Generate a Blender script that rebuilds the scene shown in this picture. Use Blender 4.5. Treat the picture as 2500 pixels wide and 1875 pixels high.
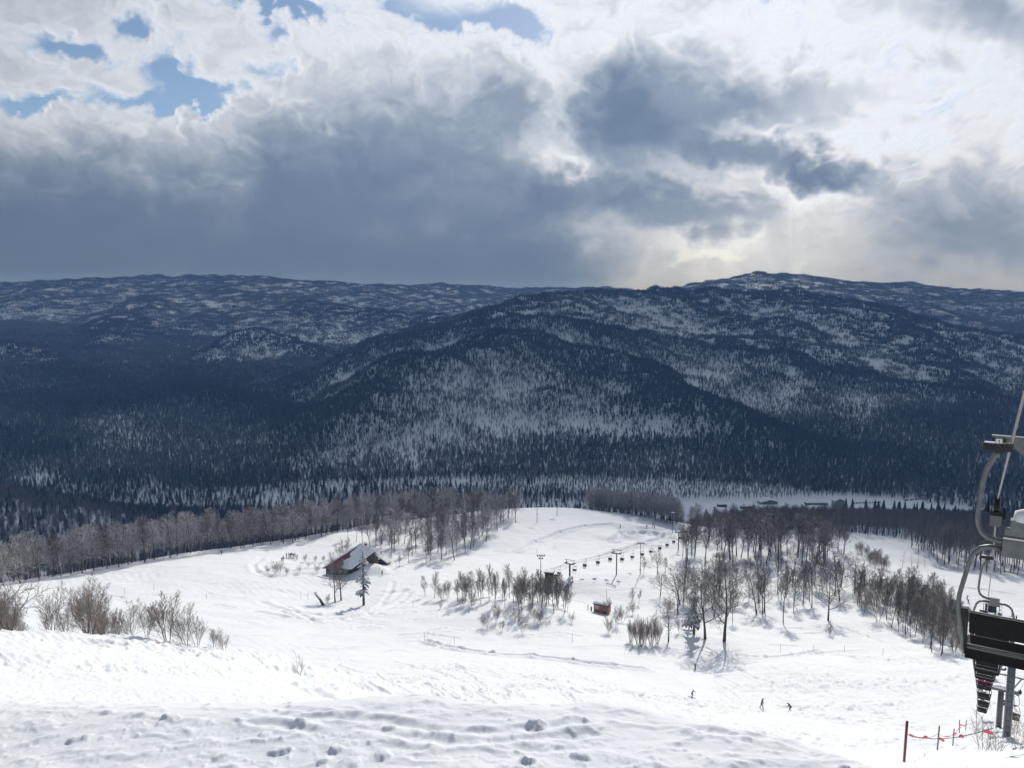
import bpy, bmesh, math, random
import numpy as np
from mathutils import Vector, Matrix, noise as mnoise

for o in list(bpy.data.objects):
    bpy.data.objects.remove(o)
scene = bpy.context.scene
COL = scene.collection
R = math.radians

# ------------------------------------------------------------------ camera
F = 1850.0                      # focal length in pixels of the 2500 px wide photograph
PITCH = math.atan((937.5 - 735.0) / F)
CP, SP = math.cos(PITCH), math.sin(PITCH)
cam_d = bpy.data.cameras.new("camera")
cam = bpy.data.objects.new("camera", cam_d)
COL.objects.link(cam)
cam.location = (0, 0, 0)
cam.rotation_euler = (math.pi / 2 - PITCH, 0, 0)
cam_d.sensor_fit = 'HORIZONTAL'
cam_d.sensor_width = 36.0
cam_d.lens = 36.0 * F / 2500.0
cam_d.clip_start = 0.1
cam_d.clip_end = 60000
scene.camera = cam

# ------------------------------------------------------------------ light
SUN_AZ, SUN_EL = R(16.0), R(30.0)
SUN_DIR = Vector((math.cos(SUN_EL) * math.sin(SUN_AZ), math.cos(SUN_EL) * math.cos(SUN_AZ), math.sin(SUN_EL)))
SUN_STRENGTH = 3.55
world = bpy.data.worlds.new("World")
scene.world = world
world.use_nodes = True
wn = world.node_tree
wn.nodes.clear()
sky = wn.nodes.new('ShaderNodeTexSky')
sky.sky_type = 'NISHITA'
sky.sun_disc = False
sky.sun_elevation = SUN_EL
sky.sun_rotation = SUN_AZ
sky.altitude = 400
sky.dust_density = 0.4
sky.ozone_density = 2.5
bg = wn.nodes.new('ShaderNodeBackground')
bg.inputs['Strength'].default_value = 0.085
wo = wn.nodes.new('ShaderNodeOutputWorld')
wn.links.new(sky.outputs[0], bg.inputs[0])
wn.links.new(bg.outputs[0], wo.inputs[0])

sun_d = bpy.data.lights.new("sun", 'SUN')
sun_d.energy = SUN_STRENGTH
sun_d.angle = R(0.53)
sun_d.color = (1.0, 0.965, 0.91)
sun = bpy.data.objects.new("sun", sun_d)
COL.objects.link(sun)
sun.rotation_euler = (-SUN_DIR).to_track_quat('-Z', 'Y').to_euler()
sun.location = (600, 2000, 1500)

vs = scene.view_settings
vs.view_transform = 'Standard'
vs.look = 'None'
vs.exposure = 0.0
vs.gamma = 1.0
vs.use_curve_mapping = False
scene.display_settings.display_device = 'sRGB'
cy = scene.cycles
cy.max_bounces = 5
cy.diffuse_bounces = 3
cy.glossy_bounces = 2
cy.transmission_bounces = 2
cy.volume_bounces = 2
cy.transparent_max_bounces = 8
cy.use_denoising = True
cy.use_adaptive_sampling = True
cy.adaptive_threshold = 0.02
cy.caustics_reflective = False
cy.caustics_refractive = False

RS = np.random.RandomState(7)
rnd = random.Random(11)

# ------------------------------------------------------------------ small helpers
def tag(o, label=None, cat=None, group=None, kind=None):
    if label: o["label"] = label
    if cat: o["category"] = cat
    if group: o["group"] = group
    if kind: o["kind"] = kind
    return o

def empty(name, loc, rz=0.0, label=None, cat=None, group=None):
    e = bpy.data.objects.new(name, None)
    e.empty_display_size = 0.5
    COL.objects.link(e)
    e.location = loc
    e.rotation_euler = (0, 0, rz)
    return tag(e, label, cat, group)

def mesh_obj(name, me, parent=None, mat=None, loc=None, rz=None):
    o = bpy.data.objects.new(name, me)
    COL.objects.link(o)
    if mat is not None and len(me.materials) == 0:
        me.materials.append(mat)
    if parent is not None: o.parent = parent
    if loc is not None: o.location = loc
    if rz is not None: o.rotation_euler = (0, 0, rz)
    return o

def copy_tree(o, parent=None):
    c = o.copy()
    COL.objects.link(c)
    if parent is not None: c.parent = parent
    for ch in list(o.children):
        copy_tree(ch, c)
    return c

class MB:
    """collects primitives into one mesh"""
    def __init__(self):
        self.v, self.f, self.m = [], [], []
        self.mi = 0
    def quadbox(self, c8):
        b = len(self.v)
        self.v += [tuple(p) for p in c8]
        for q in ((0, 3, 2, 1), (4, 5, 6, 7), (0, 1, 5, 4), (1, 2, 6, 5), (2, 3, 7, 6), (3, 0, 4, 7)):
            self.f.append(tuple(b + i for i in q)); self.m.append(self.mi)
        return self
    def box(self, c, s, rot=None):
        hx, hy, hz = s[0] / 2, s[1] / 2, s[2] / 2
        pts = [Vector(p) for p in ((-hx, -hy, -hz), (hx, -hy, -hz), (hx, hy, -hz), (-hx, hy, -hz),
                                   (-hx, -hy, hz), (hx, -hy, hz), (hx, hy, hz), (-hx, hy, hz))]
        if rot is not None:
            pts = [rot @ p for p in pts]
        c = Vector(c)
        return self.quadbox([p + c for p in pts])
    def beam(self, p0, p1, w, h=None):
        p0, p1 = Vector(p0), Vector(p1)
        h = w if h is None else h
        d = (p1 - p0)
        q = d.to_track_quat('Y', 'Z').to_matrix()
        return self.box((p0 + p1) / 2, (w, d.length, h), q)
    def tube(self, pts, rad, n=8, cap=True):
        pts = [Vector(p) for p in pts]
        if not hasattr(rad, '__len__'): rad = [rad] * len(pts)
        b = len(self.v)
        up = None
        for i, p in enumerate(pts):
            d = (pts[min(i + 1, len(pts) - 1)] - pts[max(i - 1, 0)])
            if d.length < 1e-9: d = Vector((0, 0, 1))
            d.normalize()
            if up is None:
                up = Vector((1, 0, 0)) if abs(d.x) < 0.9 else Vector((0, 1, 0))
            a = (up - d * up.dot(d))
            if a.length < 1e-6:
                a = d.orthogonal()
            a.normalize(); up = a
            c = d.cross(a)
            for k in range(n):
                t = 2 * math.pi * k / n
                self.v.append(tuple(p + (a * math.cos(t) + c * math.sin(t)) * rad[i]))
        for i in range(len(pts) - 1):
            for k in range(n):
                k2 = (k + 1) % n
                self.f.append((b + i * n + k, b + i * n + k2, b + (i + 1) * n + k2, b + (i + 1) * n + k)); self.m.append(self.mi)
        if cap and n > 2:
            self.f.append(tuple(b + k for k in reversed(range(n)))); self.m.append(self.mi)
            e = b + (len(pts) - 1) * n
            self.f.append(tuple(e + k for k in range(n))); self.m.append(self.mi)
        return self
    def prism(self, poly, axis_vec, depth_vec=None):
        """extrude a planar polygon (list of 3d points) along axis_vec"""
        b = len(self.v); n = len(poly); a = Vector(axis_vec)
        self.v += [tuple(Vector(p)) for p in poly]
        self.v += [tuple(Vector(p) + a) for p in poly]
        self.f.append(tuple(b + i for i in reversed(range(n)))); self.m.append(self.mi)
        self.f.append(tuple(b + n + i for i in range(n))); self.m.append(self.mi)
        for i in range(n):
            j = (i + 1) % n
            self.f.append((b + i, b + j, b + n + j, b + n + i)); self.m.append(self.mi)
        return self
    def blob(self, c, s, nu=10, nv=6, jit=0.0, seed=0, half=False):
        b = len(self.v); rr = random.Random(seed)
        c = Vector(c)
        lo = 0.0 if half else -math.pi / 2
        for j in range(nv + 1):
            ph = lo + (math.pi / 2 - lo) * j / nv
            for i in range(nu):
                t = 2 * math.pi * i / nu
                k = 1 + jit * (rr.random() - 0.5) * 2
                self.v.append((c.x + s[0] * math.cos(ph) * math.cos(t) * k, c.y + s[1] * math.cos(ph) * math.sin(t) * k, c.z + s[2] * math.sin(ph) * k))
        for j in range(nv):
            for i in range(nu):
                i2 = (i + 1) % nu
                self.f.append((b + j * nu + i, b + j * nu + i2, b + (j + 1) * nu + i2, b + (j + 1) * nu + i)); self.m.append(self.mi)
        return self
    def mesh(self, name, mats=None, smooth=False):
        me = bpy.data.meshes.new(name)
        me.from_pydata(self.v, [], self.f)
        if mats is not None:
            for mt in (mats if isinstance(mats, (list, tuple)) else [mats]):
                me.materials.append(mt)
            if any(self.m):
                me.polygons.foreach_set("material_index", self.m)
        if smooth:
            me.polygons.foreach_set("use_smooth", [True] * len(me.polygons))
        me.update()
        return me
    def build(self, name, mats, parent=None, smooth=False, bevel=0.0):
        me = self.mesh(name, mats, smooth)
        if bevel > 0:
            bm = bmesh.new(); bm.from_mesh(me)
            bmesh.ops.bevel(bm, geom=[e for e in bm.edges], offset=bevel, segments=1, affect='EDGES', clamp_overlap=True)
            bm.to_mesh(me); bm.free()
        return mesh_obj(name, me, parent)

def np_mesh(name, verts, quads, mat, smooth=True):
    me = bpy.data.meshes.new(name)
    nv, nf = len(verts), len(quads)
    k = quads.shape[1]
    me.vertices.add(nv)
    me.vertices.foreach_set("co", np.ascontiguousarray(verts, dtype=np.float32).ravel())
    me.loops.add(nf * k)
    me.loops.foreach_set("vertex_index", np.ascontiguousarray(quads, dtype=np.int32).ravel())
    me.polygons.add(nf)
    me.polygons.foreach_set("loop_start", np.arange(0, nf * k, k, dtype=np.int32))
    me.polygons.foreach_set("loop_total", np.full(nf, k, dtype=np.int32))
    me.polygons.foreach_set("use_smooth", np.full(nf, smooth, dtype=bool))
    me.materials.append(mat)
    me.update(calc_edges=True)
    return me

def grid_quads(nr, nc):
    i = np.arange(nr - 1)[:, None] * nc + np.arange(nc - 1)[None, :]
    i = i.ravel()
    return np.stack([i, i + 1, i + nc + 1, i + nc], axis=1)

# ------------------------------------------------------------------ numpy noise
_perm = np.random.RandomState(3).permutation(256).astype(np.int64)
_perm = np.concatenate([_perm, _perm, _perm])
_g = np.random.RandomState(4).rand(256) * 2 * np.pi
_gx, _gy = np.cos(_g), np.sin(_g)
def perlin(x, y, seed=0):
    xi = np.floor(x).astype(np.int64); yi = np.floor(y).astype(np.int64)
    xf = x - xi; yf = y - yi
    xi = (xi + seed * 37) & 255; yi = (yi + seed * 91) & 255
    x1 = (xi + 1) & 255; y1 = (yi + 1) & 255
    u = xf * xf * xf * (xf * (xf * 6 - 15) + 10); v = yf * yf * yf * (yf * (yf * 6 - 15) + 10)
    def g(a, b, dx, dy):
        h = _perm[_perm[a] + b]
        return _gx[h] * dx + _gy[h] * dy
    n00 = g(xi, yi, xf, yf); n10 = g(x1, yi, xf - 1, yf)
    n01 = g(xi, y1, xf, yf - 1); n11 = g(x1, y1, xf - 1, yf - 1)
    a = n00 + u * (n10 - n00); b = n01 + u * (n11 - n01)
    return (a + v * (b - a)) * 1.5
def fbm(x, y, o=4, seed=0, gain=0.5, lac=2.03, mode=0):
    s = np.zeros_like(x, dtype=float); a = 1.0; t = 0.0
    for i in range(o):
        n = perlin(x, y, seed + i * 7)
        if mode == 1: n = 1 - 2 * np.abs(n)       # ridged
        if mode == 2: n = 2 * np.abs(n) - 0.5      # billow
        s += a * n; t += a
        a *= gain; x = x * lac + 13.7; y = y * lac + 7.1
    return s / t
def sstep(a, b, x):
    t = np.clip((x - a) / (b - a), 0, 1)
    return t * t * (3 - 2 * t)
def smax(a, b, k):
    h = np.clip(0.5 + 0.5 * (a - b) / k, 0, 1)
    return b + (a - b) * h + k * h * (1 - h)

# ------------------------------------------------------------------ picture <-> world
def raydir(px, py):
    a = (px - 1250.0) / F; b = (937.5 - py) / F
    return np.array([a, CP + b * SP, -SP + b * CP])
def P(px, py, Y):
    d = raydir(px, py)
    return d * (Y / d[1])
def project(x, y, z):
    dep = np.maximum(y * CP - z * SP, 1e-3)
    up = y * SP + z * CP
    return 1250 + F * x / dep, 937.5 - F * up / dep, dep

# ------------------------------------------------------------------ terrain
CTRL = [(2210,1900,22),(2300,1840,38),(2465,1812,55),(2443,1784,85),(2357,1792,90),(2400,1775,103),(2600,1800,70),(2900,1800,60),
 (1697,1637,165),(1688,1703,135),(1859,1729,120),(1929,1734,118),(1500,1688,122),(1250,1680,115),(850,1662,112),(1250,1620,150),(1050,1615,145),
 (850,1590,155),(1040,1570,168),(1500,1605,165),(1250,1540,182),(1470,1496,218),(1300,1480,203),(1505,1402,262),(1330,1440,245),
 (1100,1450,222),(840,1472,213),(930,1402,250),(800,1402,248),(650,1500,185),(500,1400,228),(500,1500,180),(400,1560,150),(200,1450,198),
 (0,1440,195),(100,1500,165),(0,1522,150),(-250,1470,180),(0,1425,215),(250,1390,240),(450,1352,265),(700,1327,290),(850,1302,310),
 (1000,1335,298),(950,1275,345),(1130,1254,395),(1280,1242,425),(1350,1243,428),(1450,1246,424),(1600,1266,405),(1640,1292,380),(1400,1300,345),
 (1200,1340,310),(1250,1400,262),(1650,1335,330),(1750,1390,285),(1700,1440,250),(1750,1562,188),(1900,1532,205),(2000,1482,235),(2100,1402,285),
 (2080,1332,350),(2180,1342,350),(2060,1302,385),(2250,1362,330),(2300,1382,320),(2400,1402,300),(2500,1395,310),(2430,1500,240),(2200,1500,225),
 (2100,1600,175),(2300,1600,168),(2250,1680,135),(1900,1625,158),(2600,1500,240),(2700,1640,150),(2600,1700,120),
 (0,1690,10.5),(0,1660,14.5),(300,1692,10),(300,1672,13),(600,1698,10.5),(600,1682,15),(0,1640,19),(0,1602,30),(0,1562,50),(0,1538,72),(200,1550,72),(330,1563,74),(480,1584,76),(640,1606,80),(760,1620,92),
 (-250,1545,60),(-250,1620,25),(300,1590,45),(300,1655,18),(600,1625,48),(600,1664,22),
 (2200,1236,800),(2000,1236,790),(2450,1218,860),(1700,1236,790),(1850,1226,830),(2330,1228,815),
 (0,1215,600),(250,1255,615),(480,1290,640),(-300,1190,600)]
CW = [P(*c) for c in CTRL]
# hidden ground, given in the world directly: (picture column, distance, height)
HID = [(1250,20,-12.2),(1250,40,-23.4),(1250,70,-40.0),(1250,95,-53.0),(1000,30,-17.4),(1000,60,-33.6),(850,85,-46.6),(1600,30,-18.4),(1600,70,-41.0),(2000,25,-16.4),
 (2000,50,-31.6),(2000,88,-52.5),(2300,12,-7.9),(2600,20,-12.5),(850,30,-16.6),(800,55,-29.5),
 (100,95,-48),(330,100,-51),(480,105,-54),(100,120,-60),(0,300,-125),(300,330,-128),(600,370,-135),(0,420,-160),(300,480,-178),(600,520,-180),(900,520,-175),
 (1200,540,-172),(1450,560,-185),(1700,480,-160),(1900,460,-145),(2100,480,-150),(2300,430,-140),(2500,450,-148),(2050,600,-182),(2350,600,-184),(2300,720,-208),(1950,700,-205),
 (1250,700,-212),(800,700,-215),(600,800,-226),(200,760,-215),(-100,760,-215),(1250,860,-226),(800,900,-228),(1600,700,-206),(300,900,-228),(-300,900,-228),(2500,720,-205),(2800,600,-185),(2800,400,-140),(2800,820,-214)]
for px, Y, z in HID:
    CW.append(np.array([(px - 1250.0) / F * (Y * CP - z * SP), Y, z]))
CW += [np.array(p) for p in ((0,-15,5.0),(-15,0,3.5),(12,-4,-1.5),(0,0,-2.6),(-20,-30,18),(30,-25,2),(0,-80,34),(-90,-60,45),(90,-60,6),(-120,10,12))]
CW = np.array(CW)
class TPS:
    def __init__(s, pts, lam=0.5, scale=100.0):
        s.c = pts[:, :2] / scale; s.scale = scale
        n = len(pts)
        d2 = ((s.c[:, None] - s.c[None]) ** 2).sum(-1)
        K = np.where(d2 > 0, 0.5 * d2 * np.log(np.maximum(d2, 1e-12)), 0)
        K += np.eye(n) * lam * 1e-3
        Pm = np.hstack([np.ones((n, 1)), s.c])
        A = np.zeros((n + 3, n + 3)); A[:n, :n] = K; A[:n, n:] = Pm; A[n:, :n] = Pm.T
        b = np.zeros(n + 3); b[:n] = pts[:, 2]
        s.w = np.linalg.solve(A, b)
    def __call__(s, x, y):
        sh = x.shape
        x = x.ravel() / s.scale; y = y.ravel() / s.scale
        out = np.empty_like(x)
        n = len(s.c)
        for i in range(0, len(x), 60000):
            xx = x[i:i + 60000, None]; yy = y[i:i + 60000, None]
            d2 = (xx - s.c[None, :, 0]) ** 2 + (yy - s.c[None, :, 1]) ** 2
            K = 0.5 * d2 * np.log(np.maximum(d2, 1e-12))
            out[i:i + 60000] = K @ s.w[:n] + s.w[n] + xx[:, 0] * s.w[n + 1] + yy[:, 0] * s.w[n + 2]
        return out.reshape(sh)
tps = TPS(CW)

# the flatter mound the photographer stands on, ending in a lip
LIP_PX = np.array([-900, -200, 0, 300, 600, 850, 1000, 1180, 1350, 1500, 1700, 1800, 1900, 2000, 2140, 2300, 2600, 3200])
LIP_PY = np.array([1704, 1700, 1698, 1694, 1692, 1692, 1694, 1712, 1716, 1708, 1745, 1768, 1790, 1815, 1862, 1925, 2050, 2300])
def mound(x, y):
    r = np.hypot(x, y)
    az = np.arctan2(x, np.maximum(y, 1e-6))
    px = 1250 + F * np.tan(np.clip(az, -1.0, 1.0)) * 1.03
    py = np.interp(px, LIP_PX, LIP_PY)
    b = (937.5 - py) / F
    t = -(-SP + b * CP) / np.sqrt((CP + b * SP) ** 2 + ((px - 1250) / F) ** 2)   # tan of depression along the column
    h0, g = 1.62, 0.17
    lip = h0 / np.maximum(t - g, 0.08)
    z = -h0 - g * r
    over = np.maximum(r - lip + 0.35, 0)
    soft = np.interp(px, [300, 650, 860, 1000], [2.0, 1.6, 0.8, 0.35])
    over = np.maximum(r - lip + 0.35 * soft, 0)
    z = z - 0.665 * over ** 2 / (over + soft)
    back = np.clip(-y, 0, 200)
    return np.where(y < 0, -h0 + 0.3 * back - 0.1 * np.abs(x), z), lip

# far hills: ridge lines as tents over a rising valley floor
RIDGES = [
 ([(700,1105,1080),(830,1000,1250),(1000,900,1450),(1230,832,1600),(1450,890,1480),(1650,960,1350),(1850,1030,1220),(2010,1090,1110)],0.40,25),
 ([(1150,802,1950),(1340,744,2200),(1600,728,2400),(1900,725,2500),(2050,742,2450),(2200,782,2380),(2500,834,2250),(2900,900,2000)],0.30,60),
 ([(1250,797,1900),(1480,832,1820),(1700,862,1850),(1850,880,1780),(2150,928,1640),(2500,1000,1450),(2800,1040,1300)],0.34,25),
 ([(1600,728,2400),(1750,790,2150),(1900,850,1900)],0.25,40),
 ([(2200,782,2380),(2250,850,2000),(2330,930,1700),(2400,1020,1350)],0.33,30),
 ([(-400,710,4700),(0,703,4700),(200,691,4800),(350,685,4900),(600,683,4900),(900,706,5100),(1080,702,5500),(1250,714,5900),(1450,711,5200),(1600,719,5000),(1780,722,5000)],0.22,90),
 ([(1650,728,3800),(1700,716,3850),(1780,692,3950),(1860,679,4050),(1950,686,4100),(2100,703,4200),(2300,718,4300),(2500,726,4400),(2900,738,4500)],0.25,60),
 ([(2050,702,5400),(2200,699,5500),(2350,716,5600),(2600,716,6300),(3000,720,6300)],0.2,80),
 ([(460,905,2250),(540,852,2400),(620,818,2550),(700,832,2550),(800,884,2350)],0.36,25),
 ([(814,908,2050),(932,842,2350),(1073,802,2700),(1250,768,3000)],0.33,30),
 ([(170,872,2500),(254,817,2900),(340,767,3500),(395,725,4200)],0.33,35),
 ([(-300,815,2600),(0,845,2400),(85,858,2300),(150,892,2100)],0.36,30),
 ([(-100,960,1700),(100,985,1600),(250,1000,1450),(450,960,1600),(650,985,1500),(760,1050,1250)],0.36,30),
 ([(450,960,1600),(470,910,2100)],0.25,60),
 ([(250,1000,1450),(200,940,1900),(140,895,2150)],0.25,60),
 ([(-300,1080,1150),(0,1075,1180),(120,1110,1080)],0.35,30),
 ([(560,720,4300),(700,745,3800),(850,765,3500),(1000,775,3400)],0.2,60),
]
RW = []
for pts, sl, w in RIDGES:
    RW.append((np.array([P(*p) for p in pts]), sl, w))
def far_hills(x, y):
    r = np.hypot(x, y)
    base = np.interp(r, [0, 900, 1000, 1500, 2500, 4000, 5200, 7000, 10500], [-226, -227, -226, -215, -180, -120, -75, -160, -340])
    z = base.copy()
    wx = x + 120 * fbm(x / 430, y / 430, 4, 21, 0.55); wy = y + 120 * fbm(x / 430, y / 430, 4, 33, 0.55)
    for pts, sl, w in RW:
        best = np.full(x.shape, -1e9)
        for a, b in zip(pts[:-1], pts[1:]):
            d = b - a; L2 = d[0] ** 2 + d[1] ** 2
            t = np.clip(((wx - a[0]) * d[0] + (wy - a[1]) * d[1]) / L2, 0, 1)
            ds = np.hypot(wx - a[0] - t * d[0], wy - a[1] - t * d[1])
            zz = a[2] + t * d[2] - sl * (np.sqrt(ds * ds + w * w) - w)
            best = np.maximum(best, zz)
        z = smax(z, best, 14.0)
    hgt = np.clip((z - base) / 60.0, 0.05, 1)
    g = fbm(x / 130, y / 130, 4, 50, 0.5, 2.1, 1)
    z = z + (g * 19 + fbm(x / 310, y / 310, 3, 55, 0.5, 2.1, 1) * 22 + fbm(x / 45, y / 45, 3, 60) * 3.0) * hgt
    return z

def rough_mask(x, y):
    """chopped powder on the steep slope, groomed piste below"""
    px, py, _ = project(x, y, -0.5 * y)
    lim = np.interp(px, [-500, 0, 640, 800, 1250, 1600, 2000, 2400], [95, 95, 100, 138, 150, 142, 160, 165])
    return 1 - sstep(-22, 18, y - lim + 8 * fbm(x / 14, y / 14, 2, 71))

def ground_base(x, y):
    r = np.hypot(x, y)
    zn = tps(x, y)
    zm, lip = mound(x, y)
    near = smax(zn, zm, np.interp(x / np.maximum(y, 0.5), [-0.45, -0.2], [0.9, 0.35]))
    z = np.where(r < 60, near, zn)
    far = far_hills(x, y)
    w = sstep(790, 930, r)
    return z * (1 - w) + far * w
# ------------------------------------------------------------------ materials
def new_mat(name):
    m = bpy.data.materials.new(name); m.use_nodes = True
    nt = m.node_tree
    return m, nt, nt.nodes['Principled BSDF'], nt.nodes['Material Output']
def N(nt, t, **kw):
    n = nt.nodes.new(t)
    for k, v in kw.items():
        if k in n.inputs: n.inputs[k].default_value = v
        else: setattr(n, k, v)
    return n
def ramp(nt, stops, interp='LINEAR'):
    n = nt.nodes.new('ShaderNodeValToRGB')
    n.color_ramp.interpolation = interp
    e = n.color_ramp.elements
    while len(e) < len(stops): e.new(0.5)
    for i, (p, c) in enumerate(stops):
        e[i].position = p
        e[i].color = (*c, 1) if len(c) == 3 else c
    return n
def simple_mat(name, col, rough=0.6, metal=0.0, var=0.12, scale=6.0, bump=0.0):
    m, nt, b, o = new_mat(name)
    b.inputs['Roughness'].default_value = rough
    b.inputs['Metallic'].default_value = metal
    tc = N(nt, 'ShaderNodeTexCoord')
    nz = N(nt, 'ShaderNodeTexNoise', Scale=scale, Detail=5.0)
    nt.links.new(tc.outputs['Object'], nz.inputs['Vector'])
    lo = tuple(c * (1 - var) for c in col); hi = tuple(min(1, c * (1 + var)) for c in col)
    rp = ramp(nt, [(0.3, lo), (0.7, hi)])
    nt.links.new(nz.outputs[0], rp.inputs[0])
    nt.links.new(rp.outputs[0], b.inputs['Base Color'])
    if bump:
        bp = N(nt, 'ShaderNodeBump', Strength=bump, Distance=0.02)
        nt.links.new(nz.outputs[0], bp.inputs['Height'])
        nt.links.new(bp.outputs[0], b.inputs['Normal'])
    return m

def snow_mat(name, near=True):
    m, nt, b, o = new_mat(name)
    b.inputs['Roughness'].default_value = 0.75
    b.inputs['Specular IOR Level'].default_value = 0.15
    tc = N(nt, 'ShaderNodeTexCoord')
    n1 = N(nt, 'ShaderNodeTexNoise', Scale=0.35, Detail=4.0)
    n2 = N(nt, 'ShaderNodeTexNoise', Scale=9.0 if near else 0.05, Detail=6.0)
    nt.links.new(tc.outputs['Object'], n1.inputs['Vector'])
    nt.links.new(tc.outputs['Object'], n2.inputs['Vector'])
    rp = ramp(nt, [(0.3, (0.80, 0.825, 0.86)), (0.7, (0.86, 0.875, 0.89))])
    nt.links.new(n1.outputs[0], rp.inputs[0])
    nt.links.new(rp.outputs[0], b.inputs['Base Color'])
    b1 = N(nt, 'ShaderNodeBump', Strength=0.35, Distance=0.25 if near else 2.0)
    nt.links.new(n1.outputs[0], b1.inputs['Height'])
    b2 = N(nt, 'ShaderNodeBump', Strength=0.3, Distance=0.03 if near else 2.0)
    nt.links.new(n2.outputs[0], b2.inputs['Height'])
    nt.links.new(b1.outputs[0], b2.inputs['Normal'])
    nt.links.new(b2.outputs[0], b.inputs['Normal'])
    return m
M_SNOW = snow_mat('snow')
M_FARSNOW = snow_mat('mountain_snow', False)

def bark_mat(name, lo, hi, snow=0.35, soft=0.35, patch=1.2):
    """bark with snow lying on whatever faces up"""
    m, nt, b, o = new_mat(name)
    b.inputs['Roughness'].default_value = 0.9
    b.inputs['Specular IOR Level'].default_value = 0.1
    tc = N(nt, 'ShaderNodeTexCoord'); ge = N(nt, 'ShaderNodeNewGeometry')
    nz = N(nt, 'ShaderNodeTexNoise', Scale=3.0, Detail=3.0)
    nt.links.new(tc.outputs['Object'], nz.inputs['Vector'])
    rp = ramp(nt, [(0.3, lo), (0.7, hi)])
    nt.links.new(nz.outputs[0], rp.inputs[0])
    sp = N(nt, 'ShaderNodeSeparateXYZ'); nt.links.new(ge.outputs['Normal'], sp.inputs[0])
    nb = N(nt, 'ShaderNodeTexNoise', Scale=patch, Detail=2.0)
    nt.links.new(tc.outputs['Object'], nb.inputs['Vector'])
    ma = N(nt, 'ShaderNodeMath', operation='MULTIPLY_ADD'); ma.inputs[1].default_value = -1.2; ma.inputs[2].default_value = 0.6
    nt.links.new(nb.outputs[0], ma.inputs[0])
    ad = N(nt, 'ShaderNodeMath', operation='ADD'); nt.links.new(sp.outputs[2], ad.inputs[0]); nt.links.new(ma.outputs[0], ad.inputs[1])
    mr = N(nt, 'ShaderNodeMapRange'); mr.inputs['From Min'].default_value = snow; mr.inputs['From Max'].default_value = snow + soft
    nt.links.new(ad.outputs[0], mr.inputs['Value'])
    mx = N(nt, 'ShaderNodeMix', data_type='RGBA')
    nt.links.new(mr.outputs[0], mx.inputs[0]); nt.links.new(rp.outputs[0], mx.inputs[6]); mx.inputs[7].default_value = (0.82, 0.84, 0.87, 1)
    nt.links.new(mx.outputs[2], b.inputs['Base Color'])
    return m
M_BARK = bark_mat('bark', (0.045, 0.036, 0.03), (0.105, 0.088, 0.075), 0.62, 0.3)
M_TWIG = bark_mat('twigs', (0.095, 0.08, 0.07), (0.19, 0.165, 0.147), 0.7, 0.3)
M_BARKS = bark_mat('snowy_bark', (0.05, 0.04, 0.033), (0.11, 0.092, 0.08), 0.22, 0.4)
M_TWIGS = bark_mat('snowy_twigs', (0.09, 0.075, 0.066), (0.18, 0.156, 0.138), 0.18, 0.4)
M_NEEDLE = bark_mat('needles', (0.012, 0.017, 0.014), (0.03, 0.038, 0.032), 0.52, 0.35, 2.2)
M_SHRUB = bark_mat('shrub_twigs', (0.22, 0.18, 0.155), (0.38, 0.325, 0.285), 0.85, 0.2)
M_FARBARE = bark_mat('far_twigs', (0.07, 0.072, 0.076), (0.19, 0.196, 0.21), 0.45, 0.5, 0.12)
M_FARCON = bark_mat('far_needles', (0.012, 0.018, 0.016), (0.03, 0.038, 0.034), 0.75, 0.3, 0.4)

M_STEEL = simple_mat('galvanised_steel', (0.13, 0.145, 0.15), 0.5, 0.5, 0.2, 9.0)
M_DARKSTEEL = simple_mat('dark_steel', (0.035, 0.036, 0.038), 0.55, 0.3, 0.3, 5.0)
M_BLACK = simple_mat('black_seat_vinyl', (0.009, 0.009, 0.011), 0.6, 0.0, 0.25, 7.0)
M_RUBBER = simple_mat('black_rubber', (0.015, 0.015, 0.015), 0.8)
M_ROPE = simple_mat('rope_steel', (0.2, 0.2, 0.2), 0.5, 0.6, 0.3, 30.0)
M_PILLAR = simple_mat('painted_tower_steel', (0.13, 0.145, 0.155), 0.55, 0.2, 0.15, 3.0)
M_WHITE = simple_mat('white_paint', (0.75, 0.75, 0.74), 0.5)
M_PINK = simple_mat('pink_ribbon', (0.8, 0.09, 0.14), 0.6)
M_REDPOLE = simple_mat('red_pole_paint', (0.2, 0.03, 0.03), 0.5)
M_GREYPOLE = simple_mat('weathered_pole', (0.16, 0.13, 0.12), 0.7)
M_DARKWOOD = simple_mat('dark_timber', (0.035, 0.026, 0.021), 0.8, 0, 0.4, 2.5, 0.3)
M_REDROOF = simple_mat('red_painted_roof', (0.2, 0.05, 0.045), 0.6, 0, 0.25, 1.5)
M_ORANGE = simple_mat('orange_brown_boards', (0.36, 0.15, 0.065), 0.7, 0, 0.3, 3.0, 0.3)
M_TRIM = simple_mat('dark_trim', (0.06, 0.045, 0.035), 0.7)
M_GLASS = simple_mat('window_glass', (0.32, 0.36, 0.38), 0.12, 0.0, 0.3, 2.0)
M_GREYWALL = simple_mat('grey_plaster', (0.3, 0.28, 0.26), 0.8, 0, 0.2, 0.6)
M_CONCRETE = simple_mat('concrete', (0.3, 0.3, 0.29), 0.85, 0, 0.2, 2.0)
M_OLIVE = simple_mat('olive_paint', (0.2, 0.2, 0.06), 0.6)
M_SNOWCAP = snow_mat('snow_cap')
for m_ in (M_BLACK, M_DARKSTEEL, M_RUBBER):
    m_.node_tree.nodes['Principled BSDF'].inputs['Specular IOR Level'].default_value = 0.12
M_DARKSTEEL.node_tree.nodes['Principled BSDF'].inputs['Metallic'].default_value = 0.0

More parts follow.
